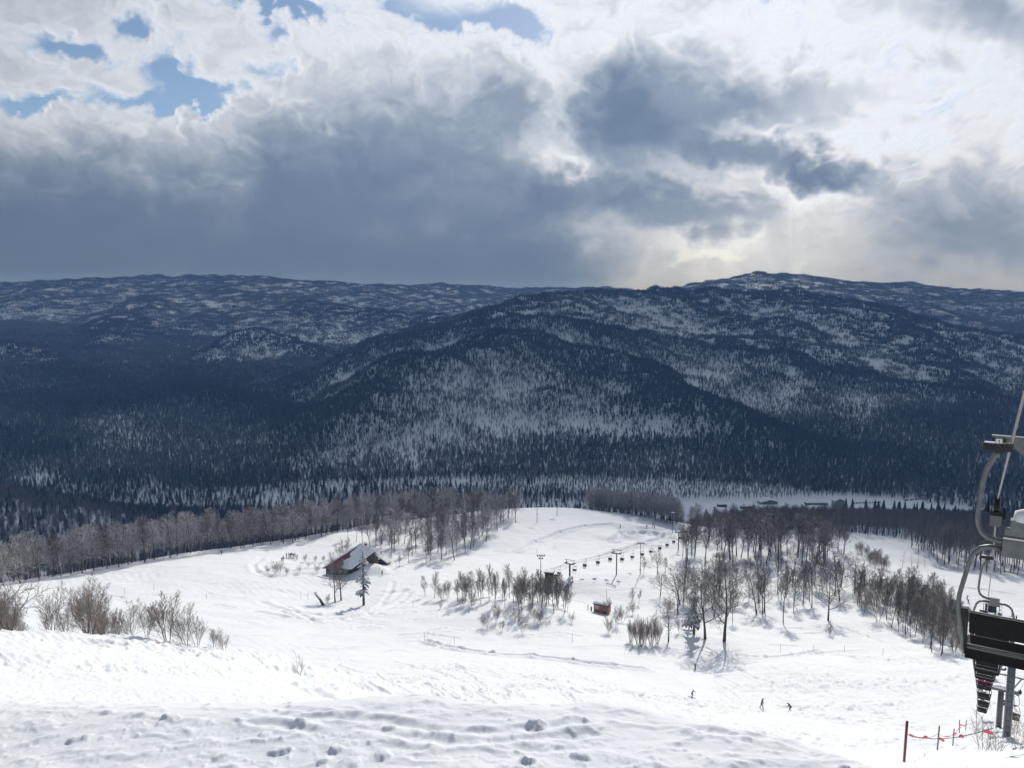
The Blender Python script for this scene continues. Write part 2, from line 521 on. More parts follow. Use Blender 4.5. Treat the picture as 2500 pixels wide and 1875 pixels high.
# ------------------------------------------------------------------ near ground: one sheet, fine where the picture is fine
NC, AZ0, AZ1 = 800, R(-39.5), R(39.5)
azs = np.linspace(AZ0, AZ1, NC)
def sec(a, b, n, p=1.0):
    return a + (b - a) * np.linspace(0, 1, n, endpoint=False) ** p
rs = np.concatenate([np.geomspace(1.0, 2.2, 12, endpoint=False), np.geomspace(2.2, 8, 370, endpoint=False), np.geomspace(8, 60, 150, endpoint=False),
                     np.geomspace(60, 130, 240, endpoint=False), sec(130, 440, 380, 1.15), np.geomspace(440, 1000, 71)])
NR = len(rs)
RR, AA = np.meshgrid(rs, azs, indexing='ij')
GX, GY = RR * np.sin(AA), RR * np.cos(AA)
GZ = ground_base(GX, GY)
rm = rough_mask(GX, GY) * sstep(4.5, 9, RR)
# powder chopped by skis: short ridges running across the fall line, and lumps
ca, sa = math.cos(0.35), math.sin(0.35)
U = GX * ca - GY * sa; V = GX * sa + GY * ca
fade = np.clip(RR / 115, 0.12, 1)
patch = sstep(-0.35, 0.35, fbm(GX / 17, GY / 17, 3, 5))
lump = fbm(U / (2.6 * fade + 0.2), V / (0.85 * fade + 0.1), 4, 9, 0.6, 2.1, 1)
chip = fbm(U / (1.5 * fade + 0.12), V / (0.55 * fade + 0.06), 3, 91, 0.6)
GZ += rm * (0.35 + 0.65 * patch) * (np.clip(lump - 0.22, 0, 1) * 0.85 + np.clip(chip - 0.16, 0, 0.6) * 0.7 - np.clip(-chip - 0.25, 0, 0.6) * 0.35) * fade
GZ += rm * fbm(GX / 9, GY / 7, 3, 14) * 0.5 * np.clip(RR / 50, 0.1, 1)
# groomed field: slight swells and wind relief
sm = sstep(60, 150, RR) * (1 - sstep(520, 700, RR))
GZ += sm * (1 - rm) * (fbm(GX / 38, GY / 38, 3, 17) * 0.9 + fbm(GX / 11, GY / 6, 4, 19) * 0.24 + np.sin((GX * 0.8 + GY * 0.6 + 3 * fbm(GX / 30, GY / 30, 2, 20)) * 2.6) * 0.03 * sstep(0, 0.3, fbm(GX / 40, GY / 40, 2, 22)))
# mound in front: drifts, clods
nearm = 1 - sstep(6, 16, RR)
nx, ny = GX + 0.12 * fbm(GX / 0.4, GY / 0.4, 3, 44), GY + 0.12 * fbm(GX / 0.4, GY / 0.4, 3, 45)
crust = sstep(-0.1, 0.35, fbm(GX / 1.3, GY / 0.8, 3, 35) + 0.22 * (GX < -0.4))
GZ += nearm * (fbm(nx / 1.6, ny / 0.9, 4, 23) * 0.026 + fbm(nx / 0.5, ny / 0.3, 3, 24) * 0.008)
GZ += nearm * crust * (np.clip(fbm(nx / 0.11, ny / 0.08, 4, 31, 0.65) - 0.12, 0, 1) * 0.024)
GZ += nearm * np.clip(fbm(nx / 0.45, ny / 0.22, 4, 27, 0.5, 2.1, 1) - 0.35, 0, 1) * 0.022

def gz_at(x, y):
    """height of the near ground by bilinear look-up"""
    r = np.hypot(x, y); az = np.arctan2(x, y)
    ci = np.clip((az - AZ0) / (AZ1 - AZ0) * (NC - 1), 0, NC - 1.001)
    ri = np.clip(np.interp(r, rs, np.arange(NR)), 0, NR - 1.001)
    c0 = np.floor(ci).astype(int); r0 = np.floor(ri).astype(int); fc = ci - c0; fr = ri - r0
    return ((GZ[r0, c0] * (1 - fc) + GZ[r0, c0 + 1] * fc) * (1 - fr) + (GZ[r0 + 1, c0] * (1 - fc) + GZ[r0 + 1, c0 + 1] * fc) * fr)
def hit(px, py, rmin=9.0, rmax=1000.0):
    """first ground point along the line of sight through a picture point, beyond rmin"""
    d = raydir(px, py); hz = math.hypot(d[0], d[1]); s = d[2] / hz
    az = math.atan2(d[0], d[1])
    ci = min(max((az - AZ0) / (AZ1 - AZ0) * (NC - 1), 0), NC - 1.001); c0 = int(ci); fc = ci - c0
    col = GZ[:, c0] * (1 - fc) + GZ[:, c0 + 1] * fc
    dz = col - s * rs
    ok = np.where((rs > rmin) & (rs < rmax) & (dz >= 0))[0]
    if len(ok) == 0:
        i = int(np.argmax(np.where((rs > rmin) & (rs < rmax), dz / rs, -9))); r = rs[i]
    else:
        i = ok[0]
        if i > 0 and dz[i - 1] < 0:
            t = dz[i - 1] / (dz[i - 1] - dz[i]); r = rs[i - 1] + t * (rs[i] - rs[i - 1])
        else: r = rs[i]
    x, y = r * d[0] / hz, r * d[1] / hz
    return Vector((x, y, float(gz_at(np.array([x]), np.array([y]))[0])))
def onground(x, y, dz=0.0):
    return Vector((x, y, float(gz_at(np.array([x]), np.array([y]))[0]) + dz))
def mpp(p):
    """metres per photograph pixel at p"""
    return (p.y * CP - p.z * SP) / F

def carve(pts, width, depth, rim=0.35, world=False, rmin=9.0):
    """a groove along a line of picture points"""
    W = [Vector(p) for p in pts] if world else [hit(px, py, rmin) for px, py in pts]
    for a, b in zip(W[:-1], W[1:]):
        rlo = min(math.hypot(a.x, a.y), math.hypot(b.x, b.y)) - 5 * width; rhi = max(math.hypot(a.x, a.y), math.hypot(b.x, b.y)) + 5 * width
        i0, i1 = np.searchsorted(rs, max(rlo, rs[0])), np.searchsorted(rs, rhi)
        al, ah = sorted((math.atan2(a.x, a.y), math.atan2(b.x, b.y))); m = 5 * width / max(rlo, 1.0)
        j0, j1 = np.searchsorted(azs, al - m), np.searchsorted(azs, ah + m)
        if i1 <= i0 or j1 <= j0: continue
        X, Y = GX[i0:i1, j0:j1], GY[i0:i1, j0:j1]
        dx, dy = b.x - a.x, b.y - a.y; L2 = dx * dx + dy * dy + 1e-9
        t = np.clip(((X - a.x) * dx + (Y - a.y) * dy) / L2, 0, 1)
        d = np.hypot(X - a.x - t * dx, Y - a.y - t * dy) / width
        endf = np.where((t <= 0) | (t >= 1), 0.6, 1.0)
        GZ[i0:i1, j0:j1] += endf * depth * (-np.exp(-d * d * 1.6) + rim * np.exp(-(d - 1.5) ** 2 * 3))
def bump(px, py, w, h, sx=1.0, sy=1.0, rmin=9.0, p=None):
    """a raised lump of snow; w metres radius"""
    c = p if p is not None else hit(px, py, rmin)
    r = math.hypot(c.x, c.y); m = 3 * w * max(sx, sy)
    i0, i1 = np.searchsorted(rs, max(r - m, rs[0])), np.searchsorted(rs, r + m)
    az = math.atan2(c.x, c.y); j0, j1 = np.searchsorted(azs, az - m / r), np.searchsorted(azs, az + m / r)
    X, Y = GX[i0:i1, j0:j1] - c.x, GY[i0:i1, j0:j1] - c.y
    if w < 0.3:      # broken clod: tilted flat top, ragged outline
        an = rnd.uniform(0, 6.28); X, Y = X + w * 0.55 * fbm(X / w * 0.9 + c.x * 31, Y / w * 0.9 + c.y * 17, 3, 77), Y + w * 0.55 * fbm(X / w * 0.9 + c.y * 13, Y / w * 0.9 + c.x * 7, 3, 78)
        d2 = (X / (w * sx)) ** 2 + (Y / (w * sy)) ** 2
        GZ[i0:i1, j0:j1] += h * (1 - sstep(0.35, 1.7, d2)) * (1 + 0.45 * (X * math.cos(an) + Y * math.sin(an)) / w + 0.25 * fbm(X / w * 2.2, Y / w * 2.2, 2, 79))
        return
    d2 = (X / (w * sx)) ** 2 + (Y / (w * sy)) ** 2
    GZ[i0:i1, j0:j1] += h * np.exp(-d2 * d2 * 0.8 - d2 * 0.4)

# tracks, banks and edges seen on the field
carve([(1040,1565),(1060,1572),(1120,1585),(1200,1597),(1300,1603),(1400,1615),(1500,1626),(1580,1635)], 0.9, 0.55, 0.8)
carve([(780,1388),(720,1394),(670,1398),(645,1392),(640,1380),(660,1368),(700,1360)], 1.1, 0.35, 0.5)
carve([(800,1398),(720,1404),(660,1408),(625,1396),(618,1380),(640,1362)], 1.3, 0.3, 0.5)
carve([(640,1470),(700,1490),(780,1502),(860,1500),(920,1485),(960,1465),(985,1440)], 1.5, 0.4, 0.5)
carve([(620,1492),(690,1506),(770,1514),(860,1510),(930,1494),(975,1470),(1000,1445)], 1.3, 0.35, 0.5)
carve([(700,1480),(735,1500),(770,1518)], 0.9, 0.3); carve([(660,1484),(720,1504)], 0.8, 0.3); carve([(630,1500),(760,1490)], 0.8, 0.25)
carve([(960,1420),(950,1450),(930,1480),(900,1500)], 1.0, 0.3); carve([(1000,1440),(960,1445),(930,1446)], 1.6, 0.3)
for k in range(7):
    x0 = 1330 + k * 22
    carve([(x0, 1395 - k * 4), (x0 + 90, 1372 - k * 7), (x0 + 190, 1345 - k * 6), (1640, 1310 - k * 2)], 0.9 + 0.2 * (k % 3), 0.3, 0.6)
carve([(1270,1345),(1310,1322),(1370,1300),(1430,1285),(1500,1280)], 1.4, 0.6, 0.9)
carve([(1500,1322),(1520,1303),(1535,1298)], 1.5, 1.2, 0.8); carve([(1535,1310),(1570,1304),(1600,1306),(1610,1312)], 2.6, 1.0, 0.8)
for bx, by, w, h, sx, sy in ((1575,1290,6,1.6,2.2,1.0),(1560,1312,5,1.0,2.4,1.2),(1480,1312,4,0.8,1.2,1.6),(1590,1330,5,0.9,2,1),(1525,1287,4,1.2,1.3,1.5),(1610,1296,5,1.0,2,1),(1640,1310,5,0.8,2,1.2)):
    bump(bx, by, w, h, sx, sy)
bump(905, 1394, 4.5, 2.6, 1.3, 1.0); bump(880, 1400, 3.5, 1.5, 1.3, 0.8)
# terrace of the lift station and the bank behind it
bump(1400, 1425, 9, 1.3, 1.4, 1.5); bump(1330, 1425, 7, 1.0, 1.6, 1.0)
for k in range(10):
    carve([(1960 + 14 * k + rnd.uniform(-20, 20), 1590 + 3 * k), (2080 + 16 * k, 1605 + rnd.uniform(-5, 5)), (2230 + 10 * k, 1625 - 2 * k)], 0.5, 0.22, 0.5)
carve([(1800,1600),(1870,1607),(1940,1600),(2000,1588)], 0.6, 0.5, 0.7); carve([(2040,1600),(2110,1604),(2190,1618)], 0.6, 0.4, 0.7)
carve([(1880,1575),(1950,1578)], 0.6, 0.35); carve([(2060,1510),(2120,1545),(2190,1590),(2230,1610)], 0.5, 0.3); carve([(2075,1540),(2150,1565),(2220,1590)], 0.5, 0.3)
carve([(2110,1432),(2200,1428),(2260,1450),(2320,1462)], 0.9, 0.8, 0.8); carve([(2150,1418),(2230,1432),(2300,1462)], 0.8, 0.5, 0.8)
carve([(2290,1425),(2400,1440),(2480,1452)], 0.9, 0.5); carve([(2080,1330),(2090,1360),(2100,1385),(2130,1400)], 0.8, 0.4)
for k in range(60):     # ski lines on the steep slope
    x = rnd.uniform(700, 2350); y = rnd.uniform(1615, 1690)
    L = rnd.uniform(25, 110); a = rnd.uniform(0.25, 0.6)
    carve([(x, y), (x + L * 0.5, y + L * 0.5 * a + rnd.uniform(-3, 3)), (x + L, y + L * a)], 0.35, 0.2, 0.7)
for k in range(190):     # faint lines on the groomed snow
    x = rnd.uniform(150, 2300); y = rnd.uniform(1290, 1600); L = rnd.uniform(40, 160)
    carve([(x, y), (x + L * .5, y + rnd.uniform(-6, 6)), (x + L, y + rnd.uniform(-10, 10))], rnd.uniform(0.35, 0.7), rnd.uniform(0.14, 0.3), 0.7)
# near mound: ski tracks and thrown clods
for pts, w in (([(640,1735),(740,1752),(800,1760)],.05),([(700,1730),(780,1745),(860,1752)],.05),([(830,1752),(960,1765),(1050,1782),(1180,1788),(1300,1782),(1420,1762),(1500,1750)],.045),
               ([(900,1775),(1000,1795),(1090,1812),(1200,1806),(1290,1798),(1400,1800),(1460,1790)],.05),([(620,1765),(700,1770),(760,1785)],.04),
               ([(1440,1755),(1470,1735),(1500,1715),(1512,1706)],.07),([(1900,1800),(2000,1845)],.05),([(1700,1780),(1850,1800)],.04)):
    carve(pts, w * 1.1, 0.011, 0.45, rmin=1.3)
cl = [(420,1755,.10,.14),(375,1735,.09,.07),(395,1768,.06,.06),(330,1745,.12,.07),(215,1800,.06,.07),(250,1800,.04,.04),(330,1797,.05,.05),(530,1848,.05,.05),(820,1830,.09,.11),
      (850,1868,.12,.10),(930,1845,.12,.11),(905,1812,.045,.05),(1290,1857,.10,.12),(1285,1875,.12,.10),(1370,1825,.05,.06),(1262,1835,.04,.05),(1680,1785,.075,.075),(1700,1792,.09,.04),
      (1800,1770,.045,.05),(1795,1790,.05,.05),(1825,1805,.055,.045),(1655,1815,.035,.04),(1675,1832,.03,.04),(1710,1842,.03,.03),(1755,1735,.10,.06),(1840,1735,.05,.03),(1530,1716,.08,.05),
      (1430,1755,.04,.05),(1410,1728,.035,.04),(1385,1748,.05,.02),(690,1800,.03,.03),(870,1700,.05,.04),(1050,1695,.08,.07),(1130,1700,.06,.05),(720,1700,.12,.06),(690,1688,.07,.06)]
for px, py, w, h in cl:
    bump(px, py, w * 0.42, h * 0.17, rnd.uniform(.8, 1.3), rnd.uniform(.8, 1.2), 1.3)
for k in range(130):
    px = rnd.uniform(-50, 2150); py = 1875 - (1875 - np.interp(px, LIP_PX, LIP_PY)) * rnd.random() ** 0.8
    if px < 1500 or rnd.random() < 0.35:
        w = 0.01 + 0.035 * rnd.random() ** 4
        bump(px, py, w, w * rnd.uniform(.25, .5), rnd.uniform(.8, 1.5), rnd.uniform(.8, 1.2), 1.3)
me = np_mesh('snow_slope', np.stack([GX, GY, GZ], -1).reshape(-1, 3), grid_quads(NR, NC), M_SNOW)
tag(mesh_obj('snow_slope', me), kind='structure')

# the slope going on to the sides and behind the camera (coarse)
az2 = np.linspace(R(38.5), R(321.5), 90)
r2 = np.concatenate([[0.3], np.geomspace(1.3, 1100, 60)])
R2, A2 = np.meshgrid(r2, az2, indexing='ij')
X2, Y2 = R2 * np.sin(A2), R2 * np.cos(A2)
Z2 = ground_base(X2, Y2)
up = -1.62 - 0.25 * Y2 + np.where(X2 > 0, -0.28, -0.05) * X2
wside = sstep(50, 85, np.abs(np.degrees(np.where(A2 > np.pi, A2 - 2 * np.pi, A2))))
Z2 = Z2 * (1 - wside) + np.clip(up, -226, 150) * wside - 0.12
me = np_mesh('upper_slope', np.stack([X2, Y2, Z2], -1).reshape(-1, 3), grid_quads(len(r2), len(az2)), M_SNOW)
tag(mesh_obj('upper_slope', me), kind='structure')

# ------------------------------------------------------------------ far hills
azf = np.linspace(R(-43), R(43), 470)
rf = np.concatenate([np.geomspace(880, 2600, 210, endpoint=False), np.geomspace(2600, 6200, 130, endpoint=False), np.geomspace(6200, 10500, 16)])
RF, AF = np.meshgrid(rf, azf, indexing='ij')
FX, FY = RF * np.sin(AF), RF * np.cos(AF)
FZ = far_hills(FX, FY) - 0.6 * (1 - sstep(930, 1010, RF))
me = np_mesh('hills', np.stack([FX, FY, FZ], -1).reshape(-1, 3), grid_quads(len(rf), len(azf)), M_FARSNOW)
tag(mesh_obj('hills', me), kind='structure')
def fz_at(x, y):
    r = np.hypot(x, y); az = np.arctan2(x, y)
    ci = np.clip((az - azf[0]) / (azf[-1] - azf[0]) * (len(azf) - 1), 0, len(azf) - 1.001)
    ri = np.clip(np.interp(r, rf, np.arange(len(rf))), 0, len(rf) - 1.001)
    c0 = np.floor(ci).astype(int); r0 = np.floor(ri).astype(int); fc = ci - c0; fr = ri - r0
    return ((FZ[r0, c0] * (1 - fc) + FZ[r0, c0 + 1] * fc) * (1 - fr) + (FZ[r0 + 1, c0] * (1 - fc) + FZ[r0 + 1, c0 + 1] * fc) * fr)
# ------------------------------------------------------------------ sky: a cloud deck 14 km out, lit from behind by the sun, gaps open to the blue
SKY_R = 14000.0
def cloud_thickness(az, el):
    """optical thickness of the cloud for a direction (radians)"""
    dx, dy, dz = np.cos(el) * np.sin(az), np.cos(el) * np.cos(az), np.sin(el)
    dep = dy * CP - dz * SP
    front = dep > 0.05
    depc = np.maximum(dep, 0.05)
    px = 1250 + F * dx / depc; py = 937.5 - F * (dy * SP + dz * CP) / depc
    px = np.where(front, np.clip(px, -3000, 5500), -9000); py = np.where(front, np.clip(py, -4000, 1200), -9000)
    # noise lives on the sphere (azimuth, elevation), everywhere the same kind of cloud
    u = az * 7.0; v = el * 9.0
    w1 = fbm(u * 1.3, v * 1.3, 4, 101); w2 = fbm(u * 1.3 + 31.4, v * 1.3 + 7.7, 4, 111)
    uu = u + 0.55 * w1; vv = v + 0.55 * w2
    big = fbm(uu * 0.8, vv * 0.9, 5, 121, 0.5)
    puff = fbm(uu * 2.6, vv * 3.0, 6, 131, 0.56, 2.05, 2)
    fine = fbm(uu * 9, vv * 11, 5, 141, 0.6)
    wx = px + 95 * w1 + 42 * fbm(u * 5, v * 5, 4, 151) + 20 * puff; wy = py + 75 * w2 + 36 * fbm(u * 5, v * 5, 4, 161) + 22 * puff
    def blob(x, y, rx, ry, rot=0.0, p=1.0):
        a = (wx - x) * math.cos(rot) + (wy - y) * math.sin(rot); b = -(wx - x) * math.sin(rot) + (wy - y) * math.cos(rot)
        d = (a / rx) ** 2 + (b / ry) ** 2
        return np.exp(-(d ** p))
    # broken deck over the whole dome
    t = 0.74 + 0.95 * big + 0.12 * puff
    t = np.where(front, np.clip(t, 0.2, 1.2), t)
    inframe = np.where(front, sstep(-900, -100, py) * (1 - sstep(2700, 3600, np.abs(px - 1250) * 1.6)), 0)
    s = 0.425 + 0.13 * big + 0.13 * fbm(uu * 1.7, vv * 2.1, 5, 171) + 0.05 * sstep(1300, 2100, px)
    # the dark bank with its lumpy top edge
    top = np.interp(wx, [-800, 0, 100, 250, 420, 560, 640, 720, 850, 1000, 1150, 1300, 1420, 1560, 3000],
                        [250, 262, 262, 240, 268, 256, 190, 130, 110, 95, 130, 150, 430, 560, 640])
    edge = wy - top
    bank = sstep(-25, 40, edge) * 0.16 + sstep(30, 260, edge) * 0.40 + sstep(150, 420, edge) * 0.25
    s = s + bank * (1 - 0.80 * sstep(1250, 1750, px))
    # second dark cloud to the right and its tails
    s += 0.62 * blob(1640, 250, 210, 140, 0.1, 1.6) + 0.40 * blob(1950, 250, 200, 75, -0.15, 1.4) + 0.5 * blob(1500, 330, 110, 130, 0, 1.4)
    s += 0.62 * blob(1900, 395, 230, 48, 0.18, 1.5) + 0.62 * blob(1600, 500, 260, 62, 0.05, 1.5) + 0.3 * blob(2030, 410, 110, 40, 0.2, 1.5)
    s += 0.40 * blob(2430, 20, 180, 70, 0.2, 1.4) + 0.28 * blob(2290, 160, 70, 45, 0.3) + 0.12 * blob(2270, 300, 120, 22)
    s += 0.36 * blob(2330, 520, 260, 120, 0.1, 1.8) + 0.26 * blob(2430, 650, 400, 110, 0, 1.6) + 0.34 * blob(1250, 240, 80, 60, 0.3)
    s += 0.25 * blob(1040, 640, 800, 70, 0, 1.5) + 0.22 * blob(200, 500, 600, 130, 0, 1.5)
    # bright gaps between them
    s -= 0.25 * blob(1395, 420, 60, 34, 0.3) + 0.30 * blob(1830, 318, 110, 20, 0.1) + 0.26 * blob(1330, 370, 80, 40, 0.3) + 0.22 * blob(1720, 590, 140, 30, -0.2)
    s -= 0.22 * blob(1960, 470, 170, 30, 0.1) + 0.15 * blob(800, 305, 60, 26, 0.5) + 0.22 * blob(700, 255, 60, 22, 0.2) + 0.12 * blob(480, 440, 160, 40)
    s -= 0.16 * blob(2200, 250, 420, 140, 0, 1.2) + 0.10 * blob(2050, 90, 420, 90)
    s -= 0.14 * blob(300, 300, 260, 30) + 0.1 * blob(1850, 640, 200, 50)
    # blue holes
    hole = 1.0 * blob(170, 125, 95, 30, 0.15) + 0.9 * blob(330, 62, 48, 40) + 1.0 * blob(415, 180, 55, 75, 0.5) + 0.8 * blob(110, 240, 90, 22) + 0.9 * blob(500, 240, 100, 24, -0.1)
    hole += 1.5 * blob(1150, 22, 165, 42, 0.22, 1.4) + 0.8 * blob(680, 0, 130, 20, 0.1) + 0.45 * blob(1880, -6, 70, 12) + 0.6 * blob(310, 250, 90, 24, 0.1) + 0.4 * blob(620, 160, 60, 22, 0.2) + 0.5 * blob(640, 60, 30, 30)
    s = s - hole * 0.76
    s += 0.09 * (1 - sstep(500, 900, px)) * (1 - sstep(200, 300, py))
    lum = sstep(0.75, 0.35, s)
    s = s + (0.17 * puff + 0.055 * fine) * (0.35 + 0.65 * sstep(1.15, 0.45, s)) * (0.25 + 0.75 * sstep(690, 430, py))
    t = t * (1 - inframe) + s * inframe
    # unseen cloud added above the frame to shade the hills; gap cut for sunlight
    az0 = SUN_AZ; hx = (az - az0) * np.cos(el); e = np.degrees(el)
    hxd = np.degrees(hx)
    shade = sstep(20.9 - 1.2 * np.abs(hxd / 14) ** 2, 22.6, e + 1.1 * big + 0.5 * puff) * (1 - sstep(28.2 - 0.05 * np.abs(hxd), 29.3, e)) * (1 - sstep(14, 24, np.abs(hxd + 1.5)))
    t = np.maximum(t, shade * (1.05 + 0.2 * big))
    gap = np.exp(-((hxd + 0.3) / 3.4) ** 4) * sstep(28.3, 29.3, e) * (1 - sstep(29.97, 30.47, e))  # upper edge of the gap partly covers the sun to dim the foreground
    t = t * (1 - gap)
    spot = np.exp(-((hxd - 0.75) / 1.5) ** 2 - ((e - 21.7) / 0.8) ** 2)     # hole that lights the far white hill
    t = t * (1 - np.clip(1.25 * spot, 0, 1))
    return np.clip(t, 0, 1.6)

def dome(name, az, el, R0):
    A, E = np.meshgrid(az, el, indexing='xy')
    T = cloud_thickness(A, E)
    r = R0 - 70 * np.clip(T, 0, 1.2) ** 0.8
    V = np.stack([r * np.cos(E) * np.sin(A), r * np.cos(E) * np.cos(A), r * np.sin(E)], -1).reshape(-1, 3)
    q = grid_quads(len(el), len(az))
    me = np_mesh(name, V, q, M_CLOUD)
    at = me.attributes.new('thickness', 'FLOAT', 'POINT')
    at.data.foreach_set('value', T.ravel().astype(np.float32))
    return tag(mesh_obj(name, me), kind='structure')

M_CLOUD, nt, b, o = new_mat('cloud')
nt.nodes.remove(b)
at = N(nt, 'ShaderNodeAttribute', attribute_name='thickness')
rp = ramp(nt, [(0.0, (0.80, 0.80, 0.80)), (0.14, (0.76, 0.765, 0.775)), (0.24, (0.65, 0.665, 0.69)), (0.34, (0.485, 0.51, 0.55)), (0.46, (0.345, 0.38, 0.435)), (0.60, (0.20, 0.24, 0.305)), (0.78, (0.112, 0.15, 0.218)), (1.0, (0.084, 0.12, 0.188))])
mr = N(nt, 'ShaderNodeMapRange'); mr.inputs['From Max'].default_value = 1.6
nt.links.new(at.outputs['Fac'], mr.inputs['Value']); nt.links.new(mr.outputs[0], rp.inputs[0])
tr = N(nt, 'ShaderNodeBsdfTranslucent'); nt.links.new(rp.outputs[0], tr.inputs[0])
df = N(nt, 'ShaderNodeBsdfDiffuse'); df.inputs[0].default_value = (0.16, 0.175, 0.20, 1)
ad = N(nt, 'ShaderNodeAddShader'); nt.links.new(tr.outputs[0], ad.inputs[0]); nt.links.new(df.outputs[0], ad.inputs[1])
tp = N(nt, 'ShaderNodeBsdfTransparent')
al = N(nt, 'ShaderNodeMapRange', interpolation_type='SMOOTHSTEP'); al.inputs['From Min'].default_value = 0.02; al.inputs['From Max'].default_value = 0.48
nt.links.new(at.outputs['Fac'], al.inputs['Value'])
mx = N(nt, 'ShaderNodeMixShader'); nt.links.new(al.outputs[0], mx.inputs[0]); nt.links.new(tp.outputs[0], mx.inputs[1]); nt.links.new(ad.outputs[0], mx.inputs[2])
nt.links.new(mx.outputs[0], o.inputs['Surface'])

dome('sky', np.linspace(R(-39), R(39), 860), np.linspace(R(-4), R(36), 440), SKY_R)
dome('sky', np.linspace(R(39), R(321), 260), np.linspace(R(-4), R(36), 60), SKY_R)
dome('sky', np.linspace(R(-180), R(180), 260), np.linspace(R(36), R(90), 70), SKY_R)

# ------------------------------------------------------------------ haze
hz = MB().box((0, 2000, -20), (17000, 17200, 460))
M_HAZE, nt, b, o = new_mat('haze')
nt.nodes.remove(b)
pv = N(nt, 'ShaderNodeVolumePrincipled', Density=HAZE_DENSITY if 'HAZE_DENSITY' in globals() else 1.0e-4, Anisotropy=0.2)
pv.inputs['Color'].default_value = (0.27, 0.51, 1.0, 1); pv.inputs['Absorption Color'].default_value = (1, 1, 1, 1)
nt.links.new(pv.outputs[0], o.inputs['Volume'])
tag(hz.build('haze', M_HAZE), kind='stuff')
# ------------------------------------------------------------------ tree builders
def rot_to(d):
    return Vector(d).to_track_quat('Z', 'Y')
def grow_tree(seed, h, spread=0.32, trunk_r=0.16, levels=3, first=0.3, nb=(11, 6, 5), ang=(45, 45, 40), up=(0.25, 0.2, 0.12), twig=0.016, stems=1, lean=0.06, wob=0.16):
    """bare deciduous tree -> (trunk MB, crown MB)"""
    r = random.Random(seed)
    T, C = MB(), MB()
    def branch(p, d, L, rad, lev):
        n = 5 if lev == 0 else (4 if lev == 1 else (3 if lev == 2 else 2))
        pts, rr = [p.copy()], [rad]
        d = d.normalized()
        step = L / n
        end = twig * 0.6 if lev > 0 else twig * 1.4
        q = p.copy()
        for i in range(n):
            w = wob * (0.5 if lev == 0 else 1.2)
            d = (d + Vector((r.uniform(-w, w), r.uniform(-w, w), r.uniform(-w, w) * 0.6)) + Vector((0, 0, up[min(lev, 2)] * (0.3 if lev == 0 else 0.55)))).normalized()
            q = q + d * step
            pts.append(q.copy()); rr.append(rad + (end - rad) * ((i + 1) / n) ** (0.75 if lev == 0 else 1.0))
        (T if lev == 0 else C).tube(pts, rr, 6 if lev == 0 else (4 if lev == 1 else 3), cap=False)
        if lev >= levels: return
        m = nb[lev] if lev < len(nb) else 4
        for k in range(m):
            f = first + (1 - first) * (k + r.random() * 0.9) / m if lev == 0 else 0.22 + 0.76 * (k + r.random() * 0.8) / m
            f = min(f, 0.98)
            i = min(int(f * n), n - 1); t = f * n - i
            b = pts[i].lerp(pts[i + 1], t); br = rr[i] + (rr[i + 1] - rr[i]) * t
            dd = (pts[i + 1] - pts[i]).normalized()
            ph = (k * 2.4 + r.uniform(-0.6, 0.6))
            o = dd.orthogonal().normalized(); o = Matrix.Rotation(ph, 3, dd) @ o
            a = math.radians(ang[min(lev, 2)] * r.uniform(0.7, 1.2))
            nd = dd * math.cos(a) + o * math.sin(a)
            if lev == 0:
                L2 = h * spread * r.uniform(0.75, 1.2) * (1.15 - 0.75 * (f - first) / (1 - first))
            else:
                L2 = L * r.uniform(0.38, 0.62) * (1.1 - 0.5 * f)
            branch(b, nd, L2, max(min(br * 0.62, L2 * 0.03 + 0.006), twig), lev + 1)
    for s in range(stems):
        a = 2 * math.pi * s / max(stems, 1) + r.uniform(-.4, .4)
        k = 0.0 if stems == 1 else r.uniform(0.1, 0.42)
        d = Vector((math.cos(a) * k + r.uniform(-lean, lean), math.sin(a) * k + r.uniform(-lean, lean), 1))
        hh = h * (1 if stems == 1 else r.uniform(0.6, 1.0))
        branch(Vector((math.cos(a) * 0.12 * (stems > 1), math.sin(a) * 0.12 * (stems > 1), -0.4)), d, hh * 0.97 + 0.4, trunk_r * (1 if stems == 1 else r.uniform(0.6, 1)), 0)
    return T, C

